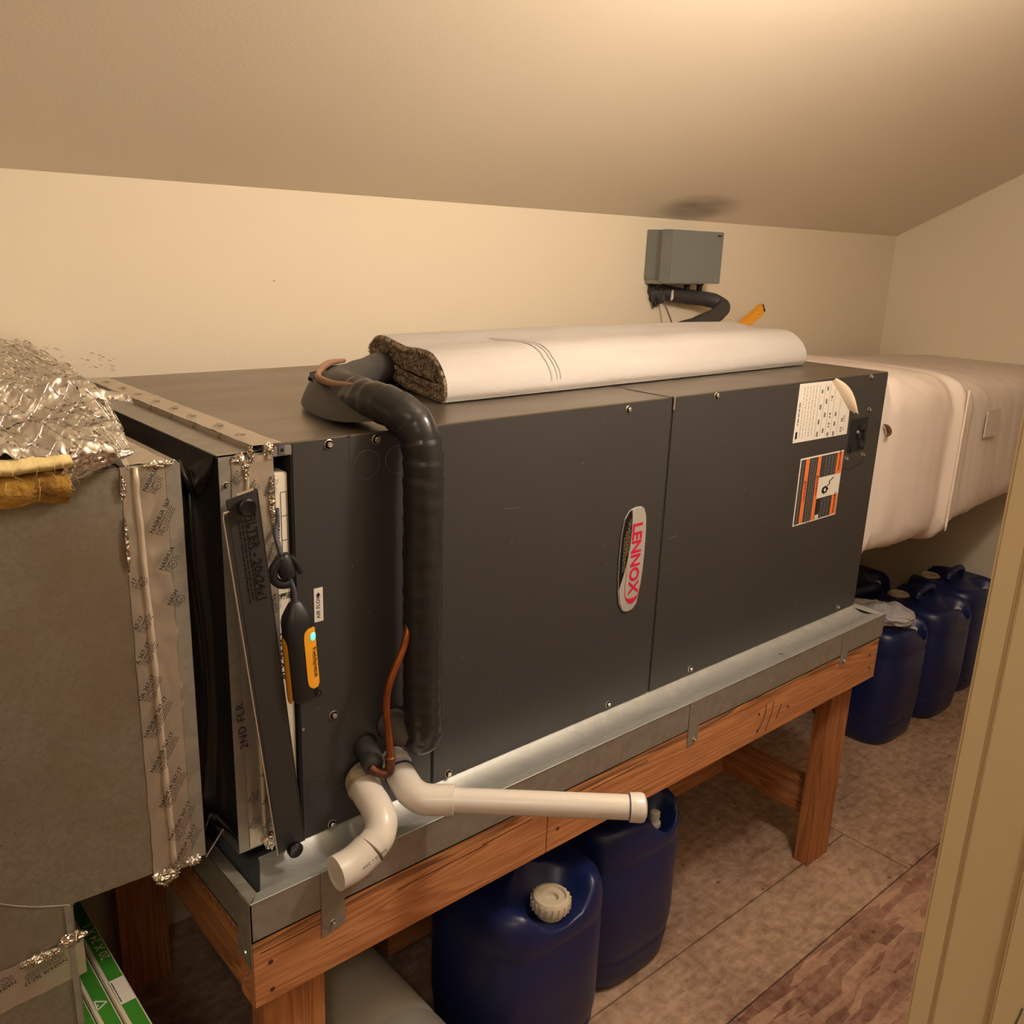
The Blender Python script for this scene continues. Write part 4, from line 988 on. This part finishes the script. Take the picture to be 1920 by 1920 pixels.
# spiral layers of pile at the end face: rings of decreasing size with dark gaps
def band(o_in, o_out, recess, bulge, m, name, seed):
    A_, B_ = ringpts(sgn*o_in), ringpts(sgn*o_out); mb = MB(); n = len(A_); rows = []
    for k in range(7):
        t = k/6; row = []
        for i in range(n):
            p = A_[i].lerp(B_[i], t); x = XR(p.y) + recess - bulge*math.sin(t*math.pi) + .0025*nz(p.y*160, p.z*160, seed) + .001*nz(p.y*400, p.z*400, seed)
            row.append(Vector((x, p.y, p.z)))
        rows.append(row)
    inner = [Vector((p.x+.010, p.y, p.z)) for p in rows[-1]]; outer = [Vector((p.x+.006, p.y, p.z)) for p in rows[0]]
    rows = [outer] + rows + [inner]
    mb.add([p for r in rows for p in r], [(k*n+i, k*n+(i+1) % n, (k+1)*n+(i+1) % n, (k+1)*n+i) for k in range(len(rows)-1) for i in range(n)])
    mb.build(name, m, cr, smooth=True)
    return rows
band(.0014, .0112, 0, .004, PILE, 'pile_layer', 1)
band(.0142, .0225, .003, .004, PILE, 'pile_layer', 2)
band(.0116, .0123, .001, .0, mat('jute_line', srgb(176, 150, 118), .9), 'inner_backing', 5)
mb = MB()
inn = ringpts(sgn*.026); 
lo, hi = .165, .372
def core(u, v):
    y = lo + (hi-lo)*u; zt = .5835+.007*math.sin(u*3.2)+.006*u; zb = .5665+.010*u; 
    z = zb + (zt-zb)*v
    return (XR(y)+.004 - .003*math.sin(v*math.pi) + .003*nz(y*150, z*150), y, z)
mb.grid(60, 6, core); mb.build('pile_layer', PILE, cr, smooth=True)
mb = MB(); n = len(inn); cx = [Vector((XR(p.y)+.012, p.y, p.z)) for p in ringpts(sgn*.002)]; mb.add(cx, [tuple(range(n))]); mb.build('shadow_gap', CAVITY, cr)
mb = MB()
allp = []
for off in (.003, .006, .009, .012, .0155, .0185, .0215, .024):
    allp += [(p.y, p.z) for p in ringpts(sgn*off)]
for i in range(5200):
    y, z = random.choice(allp); y += random.uniform(-.003, .003); z += random.uniform(-.0015, .0015); x = XR(y)-.001
    d = Vector((-1, random.uniform(-.9, .9), random.uniform(-.9, .9))).normalized()*random.uniform(.003, .0065)
    s_ = Vector((0, random.uniform(-1, 1), random.uniform(-1, 1))).normalized()*.0007; p = Vector((x+.002, y, z))
    mb.add([p-s_, p+s_, p+d+s_*.4, p+d-s_*.4], [(0, 1, 2, 3)])
mb.build('pile_tufts', TUFT, cr, kind='stuff')
mb = MB()
for x0, wdt in ((.535, .004), (.548, .002), (.556, .003)):
    sel = [i for i in range(m_) if R0[i].z > .550 and True]
    for i in range(m_):
        j = (i+1) % m_; p, q = R0[i], R0[j]
        if min(p.z, q.z) < .562 or max(p.y, q.y) > .29: continue
        def P(pp, xx):
            t = (xx-XR(pp.y))/(1.335-XR(pp.y)); return Vector((xx, pp.y+.03*t-max(0, pp.y-.15)*.10*t, pp.z+.0008+.004*math.sin(t*3.1)*(pp.z > .6)+.0015*nz(t*6, pp.y*8, pp.z*10))) + (pp-ctr).normalized()*.0008
        mb.add([P(p, x0), P(q, x0), P(q, x0+wdt), P(p, x0+wdt)], [(0, 1, 2, 3)])
mb.build('grey_stripe', STRIPE, cr)

# ------------------------------------------------------------------ grey box on the back wall and its pipe
gb = thing('electrical_box', 'grey metal disconnect box mounted high on the back wall', 'electrical box', (1.53, .7, .7))
mb = MB(); mb.box(1.425, 1.638, .655, WY, .700, .828).build('enclosure', GBOX, gb, bevel=.002)
mb = MB(); mb.box(1.410, 1.628, .618, .654, .694, .829).build('cover', GBOX, gb, bevel=.002)
MB().box(1.60, 1.616, .617, .6185, .817, .8215).build('logo_plate', BLKP, gb)
MB().box(1.43, 1.60, .66, .715, .690, .700).build('knockout_plate', GALVD, gb)
for x in (1.565, 1.62): MB().lathe((x, .68, .700), (0, 0, -1), [(.011, 0), (.011, .012), (.008, .014), (.008, .03)], 16).build('cable_gland', BLKP, gb)
wp = thing('wall_pipe', 'black foam-insulated pipe leaving the back wall below the grey box and bending forward', 'pipe', (1.5, .68, .58))
mb = MB(); mb.tube([(1.462, .722, .673), (1.470, .700, .671), (1.50, .690, .665), (1.56, .685, .657), (1.62, .675, .652), (1.662, .655, .645), (1.668, .632, .632), (1.635, .615, .617), (1.57, .605, .600), (1.49, .598, .584), (1.40, .59, .572)], lambda t, a, l: .0205+.002*nz(l*40, math.cos(a), math.sin(a)), 20, smooth_n=8)
mb.build('foam_sleeve', RUBBER, wp, smooth=True)
mb = MB(); crumple(mb, (1.468, .700, .667), .026, .022, .034, 51, 9); mb.build('foam_collar', RUBBER, wp)
mb = MB(); crumple(mb, (1.490, .668, .660), .004, .004, .014, 52, 6); mb.build('sealant', WHITEP, wp)
mb = MB(); mb.tube([(1.478, .69, .648), (1.486, .665, .60), (1.49, .64, .545)], .0025, 8, smooth_n=4); mb.build('thin_wire', mat('brown_wire', srgb(120, 84, 66), .5), wp)
yt = thing('yellow_tool', 'yellow plastic tool with black tip poking up behind the carpet roll', 'tool', (1.72, .6, .56))
q0, q1 = Vector((1.655, .600, .541)), Vector((1.812, .600, .626)); qd = (q1-q0).normalized(); qn = Vector((-qd.z, 0, qd.x))
MB().obox((q0+q1)/2, (q1-q0)/2, qn*.0155, (0, .008, 0)).build('body', YEL, yt, bevel=.002)
MB().obox(q1+qd*.003-qn*.006, qd*.005, qn*.0055, (0, .007, 0)).obox(q1+qd*.003+qn*.007, qd*.004, qn*.0045, (0, .007, 0)).build('black_tip', BLKP, yt, bevel=.001)
MB().lathe(q1-qd*.030+Vector((0, -.0082, 0)), (0, -1, 0), [(0, .001), (.007, .001), (.008, 0)], 18).build('button', mat('amber', srgb(245, 176, 20), .3), yt)
MB().lathe(q1-qd*.030+Vector((0, -.0095, 0)), (0, -1, 0), [(0, .0004), (.002, .0004), (.002, 0)], 10).build('mark', INK, yt)

# ------------------------------------------------------------------ supply duct wrapped in white
sdv = thing('supply_duct', 'bulky square duct wrapped in white jacketing leaving the right end of the cabinet', 'duct', (2.1, .35, .1))
secs = [(1.4245, .004, .602, .098, .532), (1.50, -.002, .606, .088, .530), (1.62, -.002, .612, .080, .524), (1.74, .000, .62, .078, .516), (1.79, .004, .63, .076, .508), (1.815, -.016, .64, .066, .512), (1.86, -.010, .64, .070, .502), (1.95, .018, .645, .080, .492), (2.2, .035, .65, .082, .480), (2.5, .05, .65, .084, .468), (2.773, .06, .65, .086, .458)]
def sect(x):
    for a, b in zip(secs, secs[1:]):
        if x <= b[0]+1e-9:
            t = (x-a[0])/(b[0]-a[0]); t = t*t*(3-2*t); return [a[i]+(b[i]-a[i])*t for i in range(5)]
    return list(secs[-1])
def dsurf(u, v):
    x = 1.4245 + (2.773-1.4245)*u; _, y0, y1, z0, z1 = sect(x)
    rr = .035 + .02*min(1, u*3); k = 4; a = v*2*math.pi
    ca, sa = math.cos(a), math.sin(a); e = .30 if u > .02 else .16
    yy = math.copysign(abs(ca)**e, ca); zz = math.copysign(abs(sa)**e, sa)
    bl = .006*nz(x*5, math.floor(a), 1) + .0035*nz(x*24+sa*4, sa*3, 2)
    wr = .004*nz(x*40 + zz*6, zz*2, ca)*max(0, 1-abs(zz+.6))
    y = (y0+y1)/2 + yy*((y1-y0)/2+bl+wr); z = (z0+z1)/2 + zz*((z1-z0)/2+bl*.5)
    return (x, y, z)
mb = MB(); mb.grid(120, 128, dsurf); mb.build('jacket', WRAP, sdv, smooth=True)
MB().box(2.02, 2.10, .010, .013, .33, .40).build('tape_patch', WRAPG, sdv)
mb = MB(); mb.tube([(1.8105, -.0175, .115+.36*k/20) for k in range(21)], lambda t, a, l: .0030+.001*nz(l*20), 8); mb.build('strap_seam', WRAP, sdv, smooth=True)
mb = MB()
for x, y, z in ((2.1, .35, .4825), (2.3, .2, .4775), (1.9, .52, .497)): crumple(mb, (x, y, z), .012, .012, .004, x, 6)
mb.build('lint', WRAPG, sdv)
lf = MB(); lf.tube([(1.428, -.004, .425), (1.440, -.008, .418), (1.447, -.010, .405), (1.440, -.008, .396)], lambda t, a, l: .0055*math.sin(.2+2.7*t), 8, smooth_n=4)
tag(lf.build('dry_scrap', BROWN, None, smooth=True), 'tiny brown dry scrap stuck at the right edge of the charcoal cabinet', 'scrap')

# ------------------------------------------------------------------ blue jugs
JH = .355
def sq(a, e=.56):
    c, s = math.cos(a), math.sin(a); return math.copysign(abs(c)**e, c), math.copysign(abs(s)**e, s)
def jug_mesh():
    """local frame: base centre at the origin, spout corner towards -y"""
    hw = .130; seg = 56; vs, fs = [], []
    prof = [(0, .0), (.76, 0), (.87, .004), (.925, .018), (.945, .040), (.965, .060), (.972, .066), (.955, .071), (.975, .078), (.995, .098), (1.0, .13), (1.0, .18), (1.0, .262), (.978, .270), (1.0, .278), (1.0, .300), (.985, .318), (.955, .332), (.90, .341), (.82, .345), (.72, .344), (.60, .341), (.46, .343), (.32, .347), (.18, .348), (.02, .348)]
    for r, z in prof:
        for j in range(seg):
            a = 2*math.pi*j/seg; x, y = sq(a); x *= hw*r; y *= hw*r
            zz = z
            if z > .30:
                for (cx, cy, s_, d) in ((.0, -.088, .050, .050), (-.050, .090, .036, .062)):
                    dd = math.hypot(x-cx, y-cy); 
                    if dd < s_*1.5: zz -= d*max(0, 1-(dd/(s_*1.5))**2)**.8 * min(1, (z-.30)/.04)
                if abs(x) < .03 and abs(y) < .05: zz += .0
            vs.append((x, y, zz))
    n = len(prof)
    fs = [(i*seg+j, i*seg+(j+1) % seg, (i+1)*seg+(j+1) % seg, (i+1)*seg+j) for i in range(n-1) for j in range(seg)]
    return vs, fs
def raw(name, vs, fs, m, smooth=True, auto=None):
    vs = [(v[0], v[1], v[2]*1.075 if v[2] > .2 else v[2]*(1+.075*v[2]/.2)) for v in vs]
    me = bpy.data.meshes.new(name); me.from_pydata([tuple(v) for v in vs], [], fs); me.materials.append(m)
    bm = bmesh.new(); bm.from_mesh(me); bmesh.ops.recalc_face_normals(bm, faces=bm.faces); bm.to_mesh(me); bm.free()
    if smooth: me.polygons.foreach_set('use_smooth', [True]*len(me.polygons))
    if auto: me.set_sharp_from_angle(angle=math.radians(auto))
    return me
jug_body = raw('body', *jug_mesh(), JUG)
h_ = MB(); h_.tube([(-.055, .0, .348), (-.045, .0, .368), (-.02, .0, .374), (.02, .0, .374), (.045, .0, .368), (.055, .0, .348)], .011, 14, smooth_n=6)
jug_handle = raw('handle', h_.v, h_.f, JUG)
c_ = MB(); c_.lathe((0, -.085, .312), (0, 0, 1), [(.024, -.012), (.024, .0), (.032, 0), (.0335, .003), (.0335, .017), (.030, .022), (.026, .0225), (.024, .018), (.013, .018), (.012, .012), (0, .012)], 40)
for i, v in enumerate(c_.v):
    pass
for k in range(20):
    a = 2*math.pi*k/20; c_.obox((.0338*math.cos(a), -.085+.0338*math.sin(a), .322), Vector((math.cos(a), math.sin(a), 0))*.0012, Vector((-math.sin(a), math.cos(a), 0))*.0012, (0, 0, .008))
jug_cap = raw('cap', c_.v, c_.f, CAPM, True, 35)
c_ = MB(); c_.lathe((-.050, .090, .300), (0, 0, 1), [(.006, -.010), (.013, -.004), (.013, .003), (.0085, .005), (.0085, .012), (.0105, .014), (.0105, .024), (.006, .027), (0, .027)], 20)
jug_vent = raw('vent_plug', c_.v, c_.f, WHITEP, True, 35)
def jug(x, y, rot, label):
    o = bpy.data.objects.new('plastic_jug', None); o.empty_display_size = .05; o.location = (x, y, 0.0005); o.rotation_euler = (0, 0, rot); COL.objects.link(o)
    tag(o, label, 'jug', 'blue water jugs on the floor')
    for nm, me in (('body', jug_body), ('handle', jug_handle), ('cap', jug_cap), ('vent_plug', jug_vent)):
        c = bpy.data.objects.new(nm, me); c.parent = o; COL.objects.link(c)
    return o
jug(.440, .050, 0, 'nearest blue plastic jug with a large ivory screw cap, under the stand beam')
jug(.728, .112, math.pi, 'blue plastic jug under the beam just below the end of the long white drain pipe')
jug(2.085, .245, math.pi, 'blue jug nearest the right-hand stand leg, with crumpled clear film on its top')
jug(2.365, .235, math.pi, 'blue jug in the front row, between the film-topped jug and the doorframe jug')
jug(2.64, .26, math.pi, 'blue jug furthest right, partly hidden behind the beige doorframe')
jug(2.11, .52, math.pi, 'shadowed blue jug behind the film-topped jug, next to the cabinet edge')
jug(2.385, .52, math.pi, 'shadowed blue jug in the back row directly under the white wrapped duct')
# plastic film
mb = MB()
def film(u, v):
    a = u*2*math.pi; r = .036+.012*nz(math.cos(a)*2, math.sin(a)*2, v*6)+.006*nz(a*3, v*14, 2)
    c = Vector((1.90, .31, -.225)).lerp(Vector((2.065, .125, -.240)), v); s_ = Vector((.84, .5, 0)).normalized()
    k = math.sqrt(max(0, 1-(2*v-1)**4)); return c + s_*math.cos(a)*r*1.5*k + Vector((0, 0, 1))*(math.sin(a)*r*.85*k+.006)
mb.grid(48, 40, film); pf = mb.build('plastic_film', BAG, None, smooth=False)
tag(pf, 'crumpled clear plastic film lying on top of a blue jug beside the pan', 'plastic bag')

# ------------------------------------------------------------------ boxed filters at lower left
def carton(x0, x1, label, seed, extra):
    t = thing('filter_carton', label, 'box', ((x0+x1)/2, 0, ZF), 'boxed air filters under the duct')
    y0, y1, zt = -.30, .31, -.137
    MB().box(x0, x1, y0, y1, ZF+.0005, zt).build('carton', CARD, t, bevel=.0012)
    w_ = x1-x0; mb = MB(); mb.box(x0+w_*.24, x1-w_*.08, y0+.004, y1-.004, zt, zt+.0005).build('green_band', GREEN, t)
    mb = MB(); extra(mb, x0, x1, zt+.0008); 
    if mb.v: mb.build('print', None, t)
    return t
def ex1(mb, x0, x1, z):
    mb.use(LABEL).text('20 X 24 X 1', (x1-.0035, .105, z), (0, 1, 0), (-1, 0, 0), .016, .004)
    mb.box(x0+.005, x1-.002, .018, .064, z-.0004, z)
    mb.use(INK)
    y = .022
    while y < .06: l = random.uniform(.001, .004); mb.box(x0+.0065, x0+.0078, y, y+l, z, z+.0002); y += l+.0008
def ex2(mb, x0, x1, z):
    c = Vector(((x0+x1)/2, .035, z)); mb.use(LABEL); P = [c+Vector((-.006, -.008, 0)), c+Vector((.007, -.001, 0)), c+Vector((-.005, .008, 0))]
    for i in range(3): mb.bar(P[i], P[(i+1) % 3], .0016, .0004)
    mb.text('2', c+Vector((-.003, -.003, 0)), (0, 1, 0), (-1, 0, 0), .008, .01)
carton(-.2465, -.2220, 'outermost green-topped filter carton on edge, printed 20 X 24 X 1', 1, ex1)
carton(-.2715, -.2485, 'cream and green filter carton on edge, second from outside, with a white triangle symbol', 2, ex2)
carton(-.2890, -.2735, 'cream and green filter carton on edge, innermost against the duct', 3, lambda mb, a, b, z: None)

# ------------------------------------------------------------------ round duct on the floor under the stand
rdv = thing('round_duct', 'grey round jacketed duct lying on the dark floor under the stand', 'duct', (.165, .2, ZF))
mb = MB(); mb.lathe((.165, -.20, ZF+.109), (0, 1, 0), [(0, 0), (.10, 0), (.108, .004), (.108, .235), (.1045, .240), (.1045, .252), (.108, .257), (.108, .70), (.10, .705), (0, .705)], 64)
mb.build('jacket', GREYD, rdv, smooth=True, auto=50)
